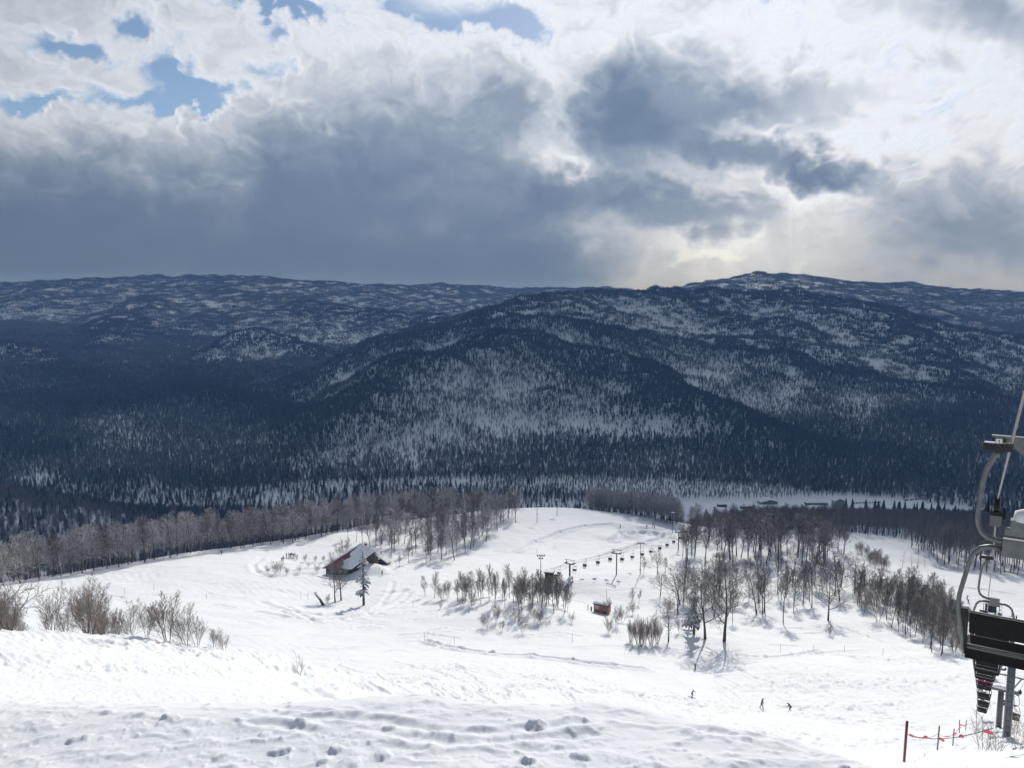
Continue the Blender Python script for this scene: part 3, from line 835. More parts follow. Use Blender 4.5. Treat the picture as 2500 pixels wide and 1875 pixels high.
def fir(seed, h, w, whorls=17, per=9, snow=True):
    """conifer with drooping boughs -> trunk, crown, snow load"""
    r = random.Random(seed)
    T, C, S = MB(), MB(), MB()
    T.tube([(0, 0, -0.5), (0, 0, h * 0.5), (0, 0, h * 0.98)], [0.02 * h + 0.03, 0.012 * h, 0.02], 7)
    z0 = 0.26 * h
    for i in range(whorls):
        f = i / (whorls - 1)
        z = z0 + (h * 0.97 - z0) * f ** 0.95
        R0 = w * (1 - f) ** 0.62 * r.uniform(0.6, 1.2) + 0.15
        n = max(4, int(per * (1 - 0.45 * f)))
        off = r.uniform(0, 6.28)
        for k in range(n):
            if r.random() < 0.30: continue
            a = off + 2 * math.pi * k / n + r.uniform(-.25, .25)
            L = R0 * r.uniform(0.65, 1.2); dr = L * r.uniform(0.45, 0.95) * (1 - 0.4 * f)
            ux, uy = math.cos(a), math.sin(a); px, py = -uy, ux
            m = 4; base = len(C.v)
            zz = z + r.uniform(-.12, .12) * h / whorls * 2
            prof = []
            for j in range(m + 1):
                t = j / m
                wd = L * 0.34 * math.sin(math.pi * (0.12 + 0.83 * t)) * r.uniform(0.8, 1.2)
                c = Vector((ux * L * t, uy * L * t, zz - dr * t * t + 0.18 * L * t))
                prof.append((c, wd))
                C.v += [tuple(c + Vector((px * wd, py * wd, -wd * 0.45))), tuple(c + Vector((0, 0, wd * 0.16))), tuple(c - Vector((px * wd, py * wd, wd * 0.45)))]
            for j in range(m):
                b = base + j * 3
                C.f += [(b, b + 1, b + 4, b + 3), (b + 1, b + 2, b + 5, b + 4)]; C.m += [0, 0]
            # needle fringe hanging under the bough
            for j in range(1, m + 1):
                c, wd = prof[j]
                for s in (-1, 1):
                    e = c + Vector((px * wd * s * r.uniform(1.0, 1.7) + ux * wd * .7, py * wd * s * r.uniform(1.0, 1.7) + uy * wd * .7, -wd * r.uniform(0.7, 1.3)))
                    b = len(C.v); C.v += [tuple(c), tuple(e), tuple(c + Vector((ux, uy, -0.5)) * wd * 0.6)]; C.f.append((b, b + 1, b + 2)); C.m.append(0)
            if snow and r.random() < 0.6:
                j = r.choice((1, 2, 3)); c, wd = prof[j]
                S.blob(c + Vector((0, 0, wd * 0.18)), (wd * r.uniform(.6, .95) + .03, wd * r.uniform(.6, .95) + .03, wd * r.uniform(0.3, 0.5) + .02), 6, 3, 0.15, seed + i * 31 + k, half=True)
    return T, C, S

def proto(builder, trunk_mat, crown_mat, name):
    T, C = builder
    return (T.mesh(name + '_trunk', trunk_mat, True), C.mesh(name + '_crown', crown_mat, True))
# prototypes: tall forest trees, snow-laden trees, spreading old trees, slim young ones, shrubs
TALL = [proto(grow_tree(100 + i, 14, 0.30, 0.17, 3, 0.34, (18, 9, 5), (40, 44, 42), (.25, .26, .2), 0.026), M_BARK, M_TWIG, 'tall_tree') for i in range(6)]
LADEN = [proto(grow_tree(140 + i, 13, 0.38, 0.19, 3, 0.24, (18, 9, 5), (54, 50, 46), (.22, .14, .08), 0.03), M_BARKS, M_TWIGS, 'laden_tree') for i in range(6)]
WIDE = [proto(grow_tree(180 + i, 15, 0.42, 0.34, 4, 0.24, (14, 8, 6, 3), (60, 52, 46), (.15, .16, .1), 0.02), M_BARK, M_TWIG, 'wide_tree') for i in range(4)]
SLIM = [proto(grow_tree(220 + i, 9, 0.34, 0.10, 3, 0.24, (17, 8, 5), (38, 40, 38), (.25, .3, .25), 0.019), M_BARK, M_TWIG, 'slim_tree') for i in range(6)]
YOUNG = [proto(grow_tree(260 + i, 6, 0.40, 0.05, 3, 0.12, (12, 7, 5), (36, 38, 36), (.25, .3, .22), 0.0115, stems=3, lean=0.1), M_BARK, M_SHRUB, 'young_tree') for i in range(5)]
SHRUB = [proto(grow_tree(300 + i, 2.6, 0.42, 0.026, 2, 0.15, (6, 4), (38, 38, 34), (.2, .25, .2), 0.008, stems=4), M_SHRUB, M_SHRUB, 'shrub') for i in range(4)]
THICKET = [proto(grow_tree(320 + i, 5, 0.30, 0.04, 2, 0.3, (9, 6), (26, 28, 30), (.3, .4, .3), 0.012, stems=12), M_SHRUB, M_SHRUB, 'thicket') for i in range(3)]
LARCH = [proto(grow_tree(340 + i, 9, 0.22, 0.09, 2, 0.15, (26, 5), (80, 50), (.02, .0, .0), 0.014, wob=0.05), M_BARK, M_TWIG, 'larch') for i in range(2)]
H0 = {id(TALL): 14, id(LADEN): 13, id(WIDE): 15, id(SLIM): 9, id(YOUNG): 6, id(SHRUB): 2.6, id(THICKET): 5, id(LARCH): 9}

def cap(p, h, py, lo=3.0):
    d = raydir(1250, py); q = d[2] / d[1] * p.y - p.z
    return max(lo, min(h, q)) if q > 0 else lo
TREES = []      # (kind list, position, height, label, group, name, category, importance in pixels)
def add_tree(kind, p, h, label, group=None, name='bare_tree', cat='tree', solo=False, squash=1.0):
    TREES.append(dict(kind=kind, p=Vector(p), h=h, label=label, group=group, name=name, cat=cat, px=h / mpp(p) * (1e3 if solo else 1), sq=squash))

def inpoly(x, y, poly):
    c = False; n = len(poly)
    for i in range(n):
        (x1, y1), (x2, y2) = poly[i], poly[(i + 1) % n]
        if (y1 > y) != (y2 > y) and x < (x2 - x1) * (y - y1) / (y2 - y1) + x1: c = not c
    return c
def scatter_world(poly, n, mind, rmin=9.0, seed=0):
    """n ground points inside a region given by picture points, spread evenly over the ground"""
    r = random.Random(seed)
    W = [hit(px, py, rmin) for px, py in poly]
    P2 = [(w.x, w.y) for w in W]
    x0, x1 = min(p[0] for p in P2), max(p[0] for p in P2); y0, y1 = min(p[1] for p in P2), max(p[1] for p in P2)
    out = []; tries = 0
    while len(out) < n and tries < n * 60:
        tries += 1
        x, y = r.uniform(x0, x1), r.uniform(y0, y1)
        if not inpoly(x, y, P2): continue
        if any((x - q[0]) ** 2 + (y - q[1]) ** 2 < mind * mind for q in out): continue
        out.append((x, y))
    return [onground(x, y) for x, y in out]
def scatter_xy(poly, n, mind, seed=0):
    r = random.Random(seed)
    x0, x1 = min(p[0] for p in poly), max(p[0] for p in poly); y0, y1 = min(p[1] for p in poly), max(p[1] for p in poly)
    out = []; tries = 0; cell = {}
    while len(out) < n and tries < n * 40:
        tries += 1
        x, y = r.uniform(x0, x1), r.uniform(y0, y1)
        if not inpoly(x, y, poly): continue
        k = (int(x // mind), int(y // mind)); bad = False
        for i in (-1, 0, 1):
            for j in (-1, 0, 1):
                for q in cell.get((k[0] + i, k[1] + j), ()):
                    if (x - q[0]) ** 2 + (y - q[1]) ** 2 < mind * mind: bad = True
        if bad: continue
        cell.setdefault(k, []).append((x, y)); out.append((x, y))
    return [onground(x, y) for x, y in out]

# A: belt along the left edge of the field, its rows running back over the crest
front = [(-60,1442),(0,1432),(120,1412),(250,1391),(350,1374),(450,1352),(580,1338),(700,1326),(790,1308),(865,1290),(940,1277),(1010,1266)]
FW = [hit(px, py) for px, py in front]
rr_ = random.Random(5)
for a, b in zip(FW[:-1], FW[1:]):
    d = b - a; L = math.hypot(d.x, d.y); nrm = Vector((-d.y, d.x, 0)).normalized()
    if nrm.y < 0: nrm = -nrm
    for row in range(6):
        k = 0.0
        while k < L:
            k += rr_.uniform(2.6, 5.6) * (1 + 0.08 * row)
            q = a + d * (k / L) + nrm * (row * 6.0 + rr_.uniform(-2.2, 2.8))
            p = onground(q.x, q.y)
            add_tree(LADEN if rr_.random() < 0.72 else TALL, p, rr_.uniform(10.0, 15.5), 'snow-dusted bare tree in the long belt along the left edge of the snowfield', 'bare trees of the belt along the left edge of the snowfield')
# B: the wood behind the red-roofed chalet
for i, p in enumerate(scatter_world([(900,1318),(1010,1280),(1130,1254),(1262,1252),(1272,1275),(1215,1305),(1165,1338),(1118,1368),(1075,1372),(1020,1360),(960,1345)], 110, 3.2, seed=2)):
    add_tree(LADEN if rnd.random() < 0.5 else TALL, p, rnd.uniform(9.5, 14.5), 'bare tree in the wood between the red-roofed chalet and the groomed piste', 'bare trees of the wood beside the groomed piste')
for px, py, h in ((905,1345,14),(930,1352,9),(955,1362,10),(885,1330,11),(918,1335,12),(870,1322,9),(998,1375,8),(1040,1378,9),(975,1385,4.5),(1050,1372,7),(850,1318,8)):
    add_tree(TALL, hit(px, py), h, 'dark bare tree standing just behind the red-roofed chalet', 'bare trees behind the red-roofed chalet')
# C: copse below the lift station
for i, p in enumerate(scatter_world([(1055,1458),(1120,1448),(1200,1455),(1290,1462),(1385,1470),(1392,1500),(1330,1512),(1240,1496),(1140,1480),(1075,1470)], 52, 2.5, seed=3)):
    add_tree(SLIM if rnd.random() < .7 else (YOUNG if rnd.random() < .6 else TALL), p, rnd.uniform(5.5, 10), 'slender bare tree in the copse below the small lift station', 'slender bare trees of the copse below the small lift station')
add_tree(SLIM, hit(1038,1456), 6.0, 'small pale bare tree standing alone at the left end of the copse', None, solo=True)
for px, py, h in ((1076,1486,2),(1130,1482,4),(1190,1535,4),(1212,1518,5),(1235,1515,3),(1262,1522,4.5),(1275,1546,4),(1180,1530,3),(1318,1522,4),(1305,1518,5),(1225,1540,2.5),(1395,1520,3)):
    add_tree(YOUNG, hit(px, py), h, 'thin sapling in the open snow just below the copse', 'saplings below the copse')
# D: right-hand wood
DW = [(1660,1376),(1720,1384),(1800,1388),(1900,1386),(1990,1392),(2052,1392),(2062,1350),(2045,1315),(1980,1290),(1880,1275),(1780,1282),(1720,1300),(1670,1330)]
for i, p in enumerate(scatter_world(DW, 460, 2.2, seed=4)):
    add_tree(TALL, p, cap(p, rnd.uniform(13, 18), np.interp(project(p.x, p.y, p.z)[0], [1650, 1750, 1880, 1980, 2080], [1275, 1252, 1238, 1246, 1290]) + rnd.uniform(-4, 10), 8), 'tall bare trunk in the dense brown wood right of the chairlift line', 'bare trees of the dense wood right of the chairlift line', squash=1.35)
for i, p in enumerate(scatter_world([(1655,1300),(1680,1285),(1730,1278),(1770,1288),(1760,1302),(1700,1306)], 13, 3.0, seed=41)):
    add_tree(LADEN, p, rnd.uniform(12, 17), 'large bare tree where the chairlift line disappears behind the wood', 'bare trees at the far end of the chairlift line')
# E: trees around the tall conifer
for i, p in enumerate(scatter_world([(1640,1470),(1700,1440),(1800,1425),(1900,1432),(2000,1424),(2080,1425),(2100,1450),(2040,1475),(1960,1500),(1880,1500),(1800,1520),(1700,1500)], 48, 3.4, seed=6)):
    add_tree(WIDE if rnd.random() < 0.4 else (LADEN if rnd.random() < .35 else TALL), p, rnd.uniform(7.5, 15.5), 'bare grey tree in the open stand below the dense wood', 'bare trees of the stand below the dense wood')
SOLO = [(WIDE,1768,1566,21,'big bare tree with the thickest trunk, nearest of the stand, casting a long shadow'),(WIDE,1722,1560,18,'pale twiggy bare tree immediately right of the tall snowy conifer'),
        (WIDE,1632,1566,9.5,'small round bare tree just left of the tall snowy conifer'),(TALL,1862,1500,15,'leftmost of three close dark trunks in the middle of the stand'),
        (TALL,1912,1520,16,'dark forked bare tree leaning over the open slope'),(WIDE,2022,1515,15,'dark gnarled bare tree with snow in its fork at the slope edge'),(YOUNG,2026,1552,4,'small sapling in the snow right below the gnarled tree'),
        (SLIM,1958,1478,9,'slim bare tree standing alone behind the open slope'),(WIDE,1745,1470,15,'pale crowned bare tree behind the tall snowy conifer'),
        (WIDE,1612,1455,8,'open bare tree behind and right of the orange hut'),(SLIM,1542,1476,5,'left one of two small bare trees above the orange hut'),(SLIM,1560,1472,4.6,'right one of two small bare trees above the orange hut'),
        (WIDE,1606,1402,9,'open bare tree on the snow bank right of the floodlight pole'),(SLIM,1572,1400,6,'thin bare tree on the bank beside the floodlight pole'),(SLIM,1625,1400,6,'thin bare tree right of the open tree on the bank'),
        (WIDE,1655,1500,11,'grey bare tree with drooping crown left of the conifer'),(YOUNG,1505,1530,5.5,'multi-stemmed bare shrub tree right below the orange hut'),(YOUNG,1485,1545,5,'pale multi-stemmed shrub tree at the left edge of the brown thicket'),
        (WIDE,818,1470,11,'bare tree with wide crown in front of the chalet, left of the pair'),(WIDE,833,1466,12.5,'bare tree with dark trunk in front of the chalet, right of the pair'),
        (YOUNG,800,1474,3,'low twiggy bush beside the leaning stump in front of the chalet'),(LARCH,2202,1388,8,'larch with level branches alone on the small snowfield'),(LARCH,2226,1386,7,'slim larch right of the level-branched larch'),
        (LARCH,2240,1386,7.5,'larch between two slim ones on the small snowfield'),(LARCH,2258,1386,6,'rightmost small larch on the small snowfield'),(YOUNG,2165,1392,4,'small bare bush left of the larches')]
for kd, px, py, h, lab in SOLO:
    add_tree(kd, hit(px, py), h, lab, None, solo=True)
for i, p in enumerate(scatter_world([(2092,1350),(2110,1340),(2150,1372),(2160,1392),(2120,1390)], 16, 2.0, seed=61)):
    add_tree(YOUNG, p, rnd.uniform(4, 7), 'thin bare tree in the small group at the edge of the snow gap', 'thin bare trees at the edge of the snow gap')
for px, py, h in ((1540,1568,6.5),(1558,1574,7),(1574,1570,6.5),(1590,1577,7),(1604,1572,6),(1566,1580,5)):
    add_tree(THICKET, hit(px, py), h, 'dense brown thicket of upright stems in the snow below the orange hut', 'brown upright thickets below the orange hut', 'thicket', 'bush')
for px, py, h in ((1480,1500,5),(1520,1520,5),(1545,1500,4.5),(1600,1540,5),(1660,1545,4),(1680,1480,6),(1630,1500,6),(1560,1540,4)):
    add_tree(YOUNG, hit(px, py), h, 'pale bare sapling around the brown thicket', 'saplings around the brown thicket')
# F: band of trees running down to the right
for i, p in enumerate(scatter_world([(2075,1462),(2110,1455),(2180,1458),(2260,1470),(2310,1500),(2345,1560),(2350,1592),(2290,1606),(2240,1570),(2170,1530),(2110,1500)], 95, 2.4, seed=7)):
    add_tree(SLIM if rnd.random() < .55 else (YOUNG if rnd.random() < .5 else TALL), p, rnd.uniform(5.5, 12), 'slender bare tree in the band running down towards the lift line at the right', 'slender bare trees of the band at the right')
# G: belt at the far right
for i, p in enumerate(scatter_world([(2215,1335),(2280,1370),(2350,1392),(2440,1402),(2560,1412),(2560,1380),(2440,1365),(2330,1345),(2260,1320)], 120, 2.8, seed=8)):
    add_tree(TALL, p, rnd.uniform(13, 17), 'bare tree in the belt behind the snowfield at the far right', 'bare trees of the belt at the far right')
# H: belt on the far crest of the piste
hx = lambda px, Y: ((px - 1250.0) / F * (Y * CP + 0.28 * Y * SP), Y)
for i, p in enumerate(scatter_xy([hx(1438,416), hx(1560,402), hx(1655,386), hx(1660,412), hx(1560,434), hx(1438,442)], 130, 2.3, 9)):
    add_tree(LADEN if p.x < 95 else TALL, p, rnd.uniform(11, 14), 'bare tree in the brown belt on the far crest of the piste', 'bare trees of the belt on the far crest')
# I: bushes on the near crest at the left, the frosted tree at the frame edge
for i in range(21):
    px = rnd.uniform(-40, 345); cr = np.interp(px, [0, 200, 330, 480], [1538, 1551, 1565, 1586])
    Y = rnd.uniform(74, 90); x = (px - 1250) / F * (Y * CP + 35 * SP)
    p = onground(x, Y)
    add_tree(YOUNG, p, rnd.uniform(3.0, 6.2), 'bushy bare young tree behind the near snow crest at the left', 'bushy young trees behind the near snow crest')
for px, Y, h, lab in ((410,77,6.3,'open bare young tree with crossing twigs right of the bushy row on the crest'),(455,77,5.0,'thin upright young tree between the open tree and the low twigs'),(480,79,3.6,'low spreading twigs on the crest right of the thin tree'),(520,80,2.6,'second last low bush on the crest'),
                      (545,80,2.2,'last low bush at the right end of the crest row'),(360,76,4.4,'small leaning young tree at the end of the bushy row')):
    x = (px - 1250) / F * (Y * CP + 36 * SP); p = onground(x, Y)
    add_tree(YOUNG, p, h, lab, None, solo=True)
x = (728 - 1250) / F * (80 * CP + 40 * SP)
add_tree(SHRUB, onground(x, 80), 2.7, 'low lone shrub with bare twigs in the chopped snow left of centre', None, 'shrub', 'bush', solo=True)
for px, Y, h, lab in ((2, 96, 16, 'tall frosted bare tree cut by the left edge of the picture'), (26, 108, 13, 'smaller frosted bare tree right of the one at the left edge')):
    x = (px - 1250) / F * (Y * CP + 50 * SP)
    add_tree(LADEN, onground(x, Y), h, lab, None, solo=True)
# J: twigs round the chalet and on the field
for px, py, h in ((672,1402,4.5),(682,1400,4),(700,1404,3),(655,1400,2.5),(745,1372,3),(770,1372,2.5),(775,1400,3.5),(790,1372,2.5),(752,1385,2),(810,1366,3),(828,1360,5),(842,1352,6),(730,1398,2.5),(860,1372,2)):
    add_tree(YOUNG, hit(px, py), h, 'small leafless sapling in the snow left of the chalet', 'saplings left of the chalet')
for px, py, h in ((2185,1428,3),(2200,1432,2.5),(2240,1440,3.5),(2262,1448,3),(2285,1455,3),(2300,1460,2.5),(2225,1436,3),(2330,1600,5),(2352,1600,5.5),(2370,1590,5),(2340,1575,5)):
    add_tree(YOUNG, hit(px, py), h, 'low bare bush on the snow bank by the grey booth', 'low bushes by the grey booth')
for px, Y, h, lab in ((2402,34,2.3,'bare forked bush rising from the snow beside the ribbon fence'),(2432,33,1.4,'small bent twig bush right of the forked bush'),(2490,44,2.2,'twiggy bush at the right edge below the lift tower'),(2476,70,2.2,'thin bush behind the nearer lift tower'),(2495,60,2.8,'tangled bush between the lift towers and the frame edge'),
                      (2382,80,1.8,'thin bush at the end of the ribbon fence')):
    x = (px - 1250) / F * (Y * CP + 0.62 * Y * SP)
    add_tree(SHRUB, onground(x, Y), h, lab, None, 'shrub', 'bush', solo=True)
# K: the wooded slope going down into the valley on the right and the ridge at the lower left
FILL = []
pr = lambda px, Y: ((px - 1250.0) / F * (Y * CP + 0.33 * Y * SP), Y)
for p in scatter_xy([pr(1640,455), pr(1850,395), pr(2080,385), pr(2230,395), pr(2350,370), pr(2560,370), pr(2900,420), pr(2900,760), pr(2300,770), pr(2000,745), pr(1700,640)], 3400, 4.6, 11):
    FILL.append((p, rnd.uniform(10, 15), 0))
for p in scatter_xy([pr(-350,420), pr(0,360), pr(300,385), pr(600,400), pr(900,440), pr(1300,500), pr(1640,500), pr(1640,830), pr(700,960), pr(-350,960)], 5200, 4.6, 12):
    FILL.append((p, rnd.uniform(9, 14), 0 if rnd.random() < .8 else 1))
for p in scatter_xy([pr(2060,745), pr(2230,740), pr(2330,770), pr(2500,780), pr(2600,820), pr(2300,800), pr(2060,782)], 120, 4.0, 13):
    FILL.append((p, rnd.uniform(9, 15), 1))
for p in scatter_xy([pr(-500,800), pr(1500,800), pr(1250,1000), pr(-500,1000)], 4200, 4.0, 15):
    if perlin(np.array([p.x / 60]), np.array([p.y / 60]), 5)[0] > -0.25: FILL.append((p, rnd.uniform(7, 12), 1 if rnd.random() < .15 else 0))
for p in scatter_xy([pr(-400,440), pr(200,450), pr(760,560), pr(700,800), pr(-400,800)], 4200, 3.6, 16):
    FILL.append((p, rnd.uniform(7, 12), 1 if rnd.random() < .2 else 0))
for p in scatter_xy([pr(1250,830), pr(1900,850), pr(2600,880), pr(2700,980), pr(1150,1000), pr(1200,880)], 4200, 2.8, 14):
    FILL.append((p, rnd.uniform(5, 11), 0))
def fill_cap(p, h):
    px = project(p.x, p.y, p.z)[0]
    if px < 1050 or px > 2500 or p.y > 775: return h
    return cap(p, h, np.interp(px, [1050, 1250, 1640, 2480], [1195, 1220, 1232, 1238]) + 8 * rnd.random(), 2.5)
FILL = [(p, fill_cap(p, h), k) for p, h, k in FILL if not (p.y > 790 and k == 1 and rnd.random() < sstep(950, 1550, project(p.x, p.y, p.z)[0]) * 0.9)]
# ------------------------------------------------------------------ plant the individual trees, the rest of them as one stand
TREES.sort(key=lambda t: -t['px'])
SECT = {
 'bare trees of the belt at the far right': ('in the far right belt', [(2270, 'left of the nearest chair'), (2360, 'just left of the chair hanger'), (2430, 'behind the chair hanger'), (9999, 'at the frame edge')]),
 'bare trees of the belt along the left edge of the snowfield': ('in the long left belt', [(110, 'beside the frame edge'), (230, 'above the bushy crest row'), (340, 'behind the open young tree'), (470, 'above the empty field corner'), (600, 'above the lone skier'), (730, 'above the row of people'), (860, 'left of the chalet roof'), (9999, 'at the right end behind the chalet')]),
 'bare trees of the stand below the dense wood': ('in the open stand', [(1720, 'around the tall conifer'), (1800, 'right of the thickest trunk'), (1880, 'near the three close trunks'), (1960, 'behind the forked tree'), (2040, 'above the gnarled tree'), (9999, 'at the right end')]),
 'slender bare trees of the band at the right': ('in the right band', [(2150, 'at its upper left end'), (2220, 'in its upper half'), (2280, 'in its middle'), (2320, 'in its lower half'), (9999, 'at its lower end')]),
 'slender bare trees of the copse below the small lift station': ('in the station copse', [(1120, 'at its left end'), (1200, 'left of its middle'), (1290, 'right of its middle'), (9999, 'at its right end')]),
 'bare trees of the dense wood right of the chairlift line': ('in front of the dense wood', [(1750, 'beside the lift line'), (1850, 'left of its middle'), (1950, 'right of its middle'), (9999, 'beside the snow gap')]),
 'bushy young trees behind the near snow crest': ('behind the near snow crest', [(60, 'at the frame edge'), (140, 'in the left part of the row'), (220, 'in the middle of the row'), (290, 'right of the middle of the row'), (9999, 'at the right end of the row')]),
}
def relabel():
    for g, (place, secs) in SECT.items():
        ts = [t for t in TREES if t['group'] == g]
        if not ts: continue
        hs_ = sorted(t['h'] for t in ts); lo, hi = hs_[len(hs_) // 3], hs_[2 * len(hs_) // 3]
        for t in ts:
            px = project(t['p'].x, t['p'].y, t['p'].z)[0]
            sec = [b for a, b in secs if px < a][0]
            size = 'short' if t['h'] < lo else ('tall' if t['h'] > hi else 'middling')
            look_ = 'snow-dusted' if t['kind'] is LADEN else ('spreading' if t['kind'] is WIDE else ('bushy' if t['kind'] is YOUNG else ('slim' if t['kind'] is SLIM else 'brown')))
            t['label'] = '%s %s bare tree %s, %s' % (size, look_, place, sec)
relabel()
def plant(t, i):
    me = t['kind'][i % len(t['kind'])]
    s = t['h'] / H0[id(t['kind'])]
    r = empty(t['name'], t['p'] - Vector((0, 0, 0.05)), rnd.uniform(0, 6.28), t['label'], t['cat'], t['group'])
    r.scale = (s * t['sq'], s * t['sq'], s); r.rotation_euler = (rnd.gauss(0, 0.045), rnd.gauss(0, 0.045), r.rotation_euler[2])
    mesh_obj('trunk', me[0], r); mesh_obj('crown', me[1], r)
NIND = 300
nt_ = 0; rest = []
for i, t in enumerate(TREES):
    if t['cat'] == 'bush' or t['px'] > 1e4 or nt_ < NIND - 40 or (nt_ < NIND and t['px'] > 0):
        plant(t, i)
        if t['cat'] == 'tree': nt_ += 1
    else:
        rest.append(t)
print('trees', len(TREES), 'individual', nt_, 'rest', len(rest))

# the two real conifers
def fir_thing(p, h, w, seed, label, **k):
    T, C, S = fir(seed, h, w, **k)
    r = empty('conifer', p, 0, label, 'tree')
    T.build('trunk', M_BARK, r, True); c = C.build('crown', M_NEEDLE, r); S.build('snow_load', M_SNOWCAP, c, True)
    return r
fir_thing(hit(1694, 1548), 17.5, 2.5, 5, 'tall dark conifer loaded with snow in front of the bare stand', whorls=15, per=8)
fir_thing(hit(888, 1478), 18.0, 2.7, 9, 'conifer laden with snow in front of the red-roofed chalet', whorls=13, per=8)
fir_thing(hit(1682, 1536), 8.0, 1.6, 15, 'short dark conifer close beside the tall snowy conifer', whorls=11, per=8)
sp = hit(782, 1478)
st = empty('leaning_stump', sp, 0, 'dark leaning broken stump in front of the chalet, left of the bare pair', 'stump')
MB().tube([(0.9, 0, -0.2), (0.1, 0, 1.6), (-1.4, 0, 3.6)], [0.45, 0.36, 0.28], 8).build('trunk', M_BARKS, st, True)
MB().blob((-1.35, 0, 3.6), (0.5, 0.45, 0.35), 8, 4, 0.1, 3).build('snow_cap', M_SNOWCAP, st, True)

# instancing by geometry nodes for what nobody can count
def gn_scatter(name, protos, pts, rotz, scl, pick, label=None):
    pc = bpy.data.collections.new(name + '_kinds')
    for k, me in enumerate(protos):
        po = bpy.data.objects.new('%s_kind_%02d' % (name, k), me); pc.objects.link(po)
    me = bpy.data.meshes.new(name)
    n = len(pts)
    me.vertices.add(n); me.vertices.foreach_set('co', np.asarray(pts, np.float32).ravel())
    a = me.attributes.new('rot', 'FLOAT_VECTOR', 'POINT'); a.data.foreach_set('vector', np.stack([np.zeros(n), np.zeros(n), rotz], 1).astype(np.float32).ravel())
    a = me.attributes.new('scl', 'FLOAT_VECTOR', 'POINT'); a.data.foreach_set('vector', np.asarray(scl, np.float32).ravel())
    a = me.attributes.new('pick', 'INT', 'POINT'); a.data.foreach_set('value', np.asarray(pick, np.int32))
    ob = mesh_obj(name, me)
    g = bpy.data.node_groups.new(name + '_nodes', 'GeometryNodeTree')
    g.interface.new_socket('Geometry', in_out='INPUT', socket_type='NodeSocketGeometry')
    g.interface.new_socket('Geometry', in_out='OUTPUT', socket_type='NodeSocketGeometry')
    i = g.nodes.new('NodeGroupInput'); o = g.nodes.new('NodeGroupOutput')
    ci = g.nodes.new('GeometryNodeCollectionInfo'); ci.inputs['Collection'].default_value = pc
    ci.inputs['Separate Children'].default_value = True; ci.inputs['Reset Children'].default_value = True
    iop = g.nodes.new('GeometryNodeInstanceOnPoints'); iop.inputs['Pick Instance'].default_value = True
    def attr(nm, ty):
        a = g.nodes.new('GeometryNodeInputNamedAttribute'); a.data_type = ty; a.inputs['Name'].default_value = nm; return a
    ar, as_, ap = attr('rot', 'FLOAT_VECTOR'), attr('scl', 'FLOAT_VECTOR'), attr('pick', 'INT')
    e2r = g.nodes.new('FunctionNodeEulerToRotation')
    L = g.links.new
    L(i.outputs[0], iop.inputs['Points']); L(ci.outputs[0], iop.inputs['Instance'])
    L(ar.outputs['Attribute'], e2r.inputs[0]); L(e2r.outputs[0], iop.inputs['Rotation'])
    L(as_.outputs['Attribute'], iop.inputs['Scale']); L(ap.outputs['Attribute'], iop.inputs['Instance Index'])
    L(iop.outputs[0], o.inputs[0])
    m = ob.modifiers.new('instances', 'NODES'); m.node_group = g
    return tag(ob, label, None, None, 'stuff')

def join_pair(a, b, name):
    me = bpy.data.meshes.new(name)
    bm = bmesh.new(); bm.from_mesh(a)
    n = len(bm.faces); bm.from_mesh(b); bm.faces.ensure_lookup_table()
    for f in bm.faces[n:]: f.material_index = 1
    bm.to_mesh(me); bm.free()
    me.materials.append(a.materials[0]); me.materials.append(b.materials[0])
    return me
kinds = [TALL, LADEN, WIDE, SLIM, YOUNG]
protos = []; start = {}
for K in kinds:
    start[id(K)] = len(protos)
    for a, b in K: protos.append(join_pair(a, b, 'stand_tree'))
pts = [t['p'] for t in rest if id(t['kind']) in start]
sc = [[t['h'] / H0[id(t['kind'])]] * 3 for t in rest if id(t['kind']) in start]
pk = [start[id(t['kind'])] + rnd.randrange(len(t['kind'])) for t in rest if id(t['kind']) in start]
gn_scatter('bare_trees', protos, [tuple(p) for p in pts], np.array([rnd.uniform(0, 6.28) for _ in pts]), sc, pk, 'further bare trees filling the rows of the belts and woods')

# low-count meshes for the valley woods and the hills
def bare_low(seed, h=13.0, n=18, w=2.6, wid=0.16):
    r = random.Random(seed); m = MB()
    m.tube([(0, 0, -3), (0, 0, h * 0.55)], [0.2, 0.08], 3, cap=False)
    for k in range(n):
        a = r.uniform(0, 6.28); z0 = h * r.uniform(0.15, 0.6); z1 = min(h, z0 + h * r.uniform(0.25, 0.6)); q = w * r.uniform(0.35, 1.0) * (1.15 - 0.5 * z1 / h)
        e = Vector((math.cos(a) * q, math.sin(a) * q, z1)); s = Vector((math.cos(a) * q * .15, math.sin(a) * q * .15, z0)); t = Vector((-math.sin(a), math.cos(a), 0.2)) * wid * r.uniform(0.6, 1.5)
        mid = s.lerp(e, 0.6) + Vector((0, 0, 0.3))
        b = len(m.v); m.v += [tuple(s - t * .6), tuple(s + t * .6), tuple(mid + t * 1.5), tuple(e), tuple(mid - t * 1.5)]
        m.f.append((b, b + 1, b + 2, b + 3, b + 4)); m.m.append(0)
    return m
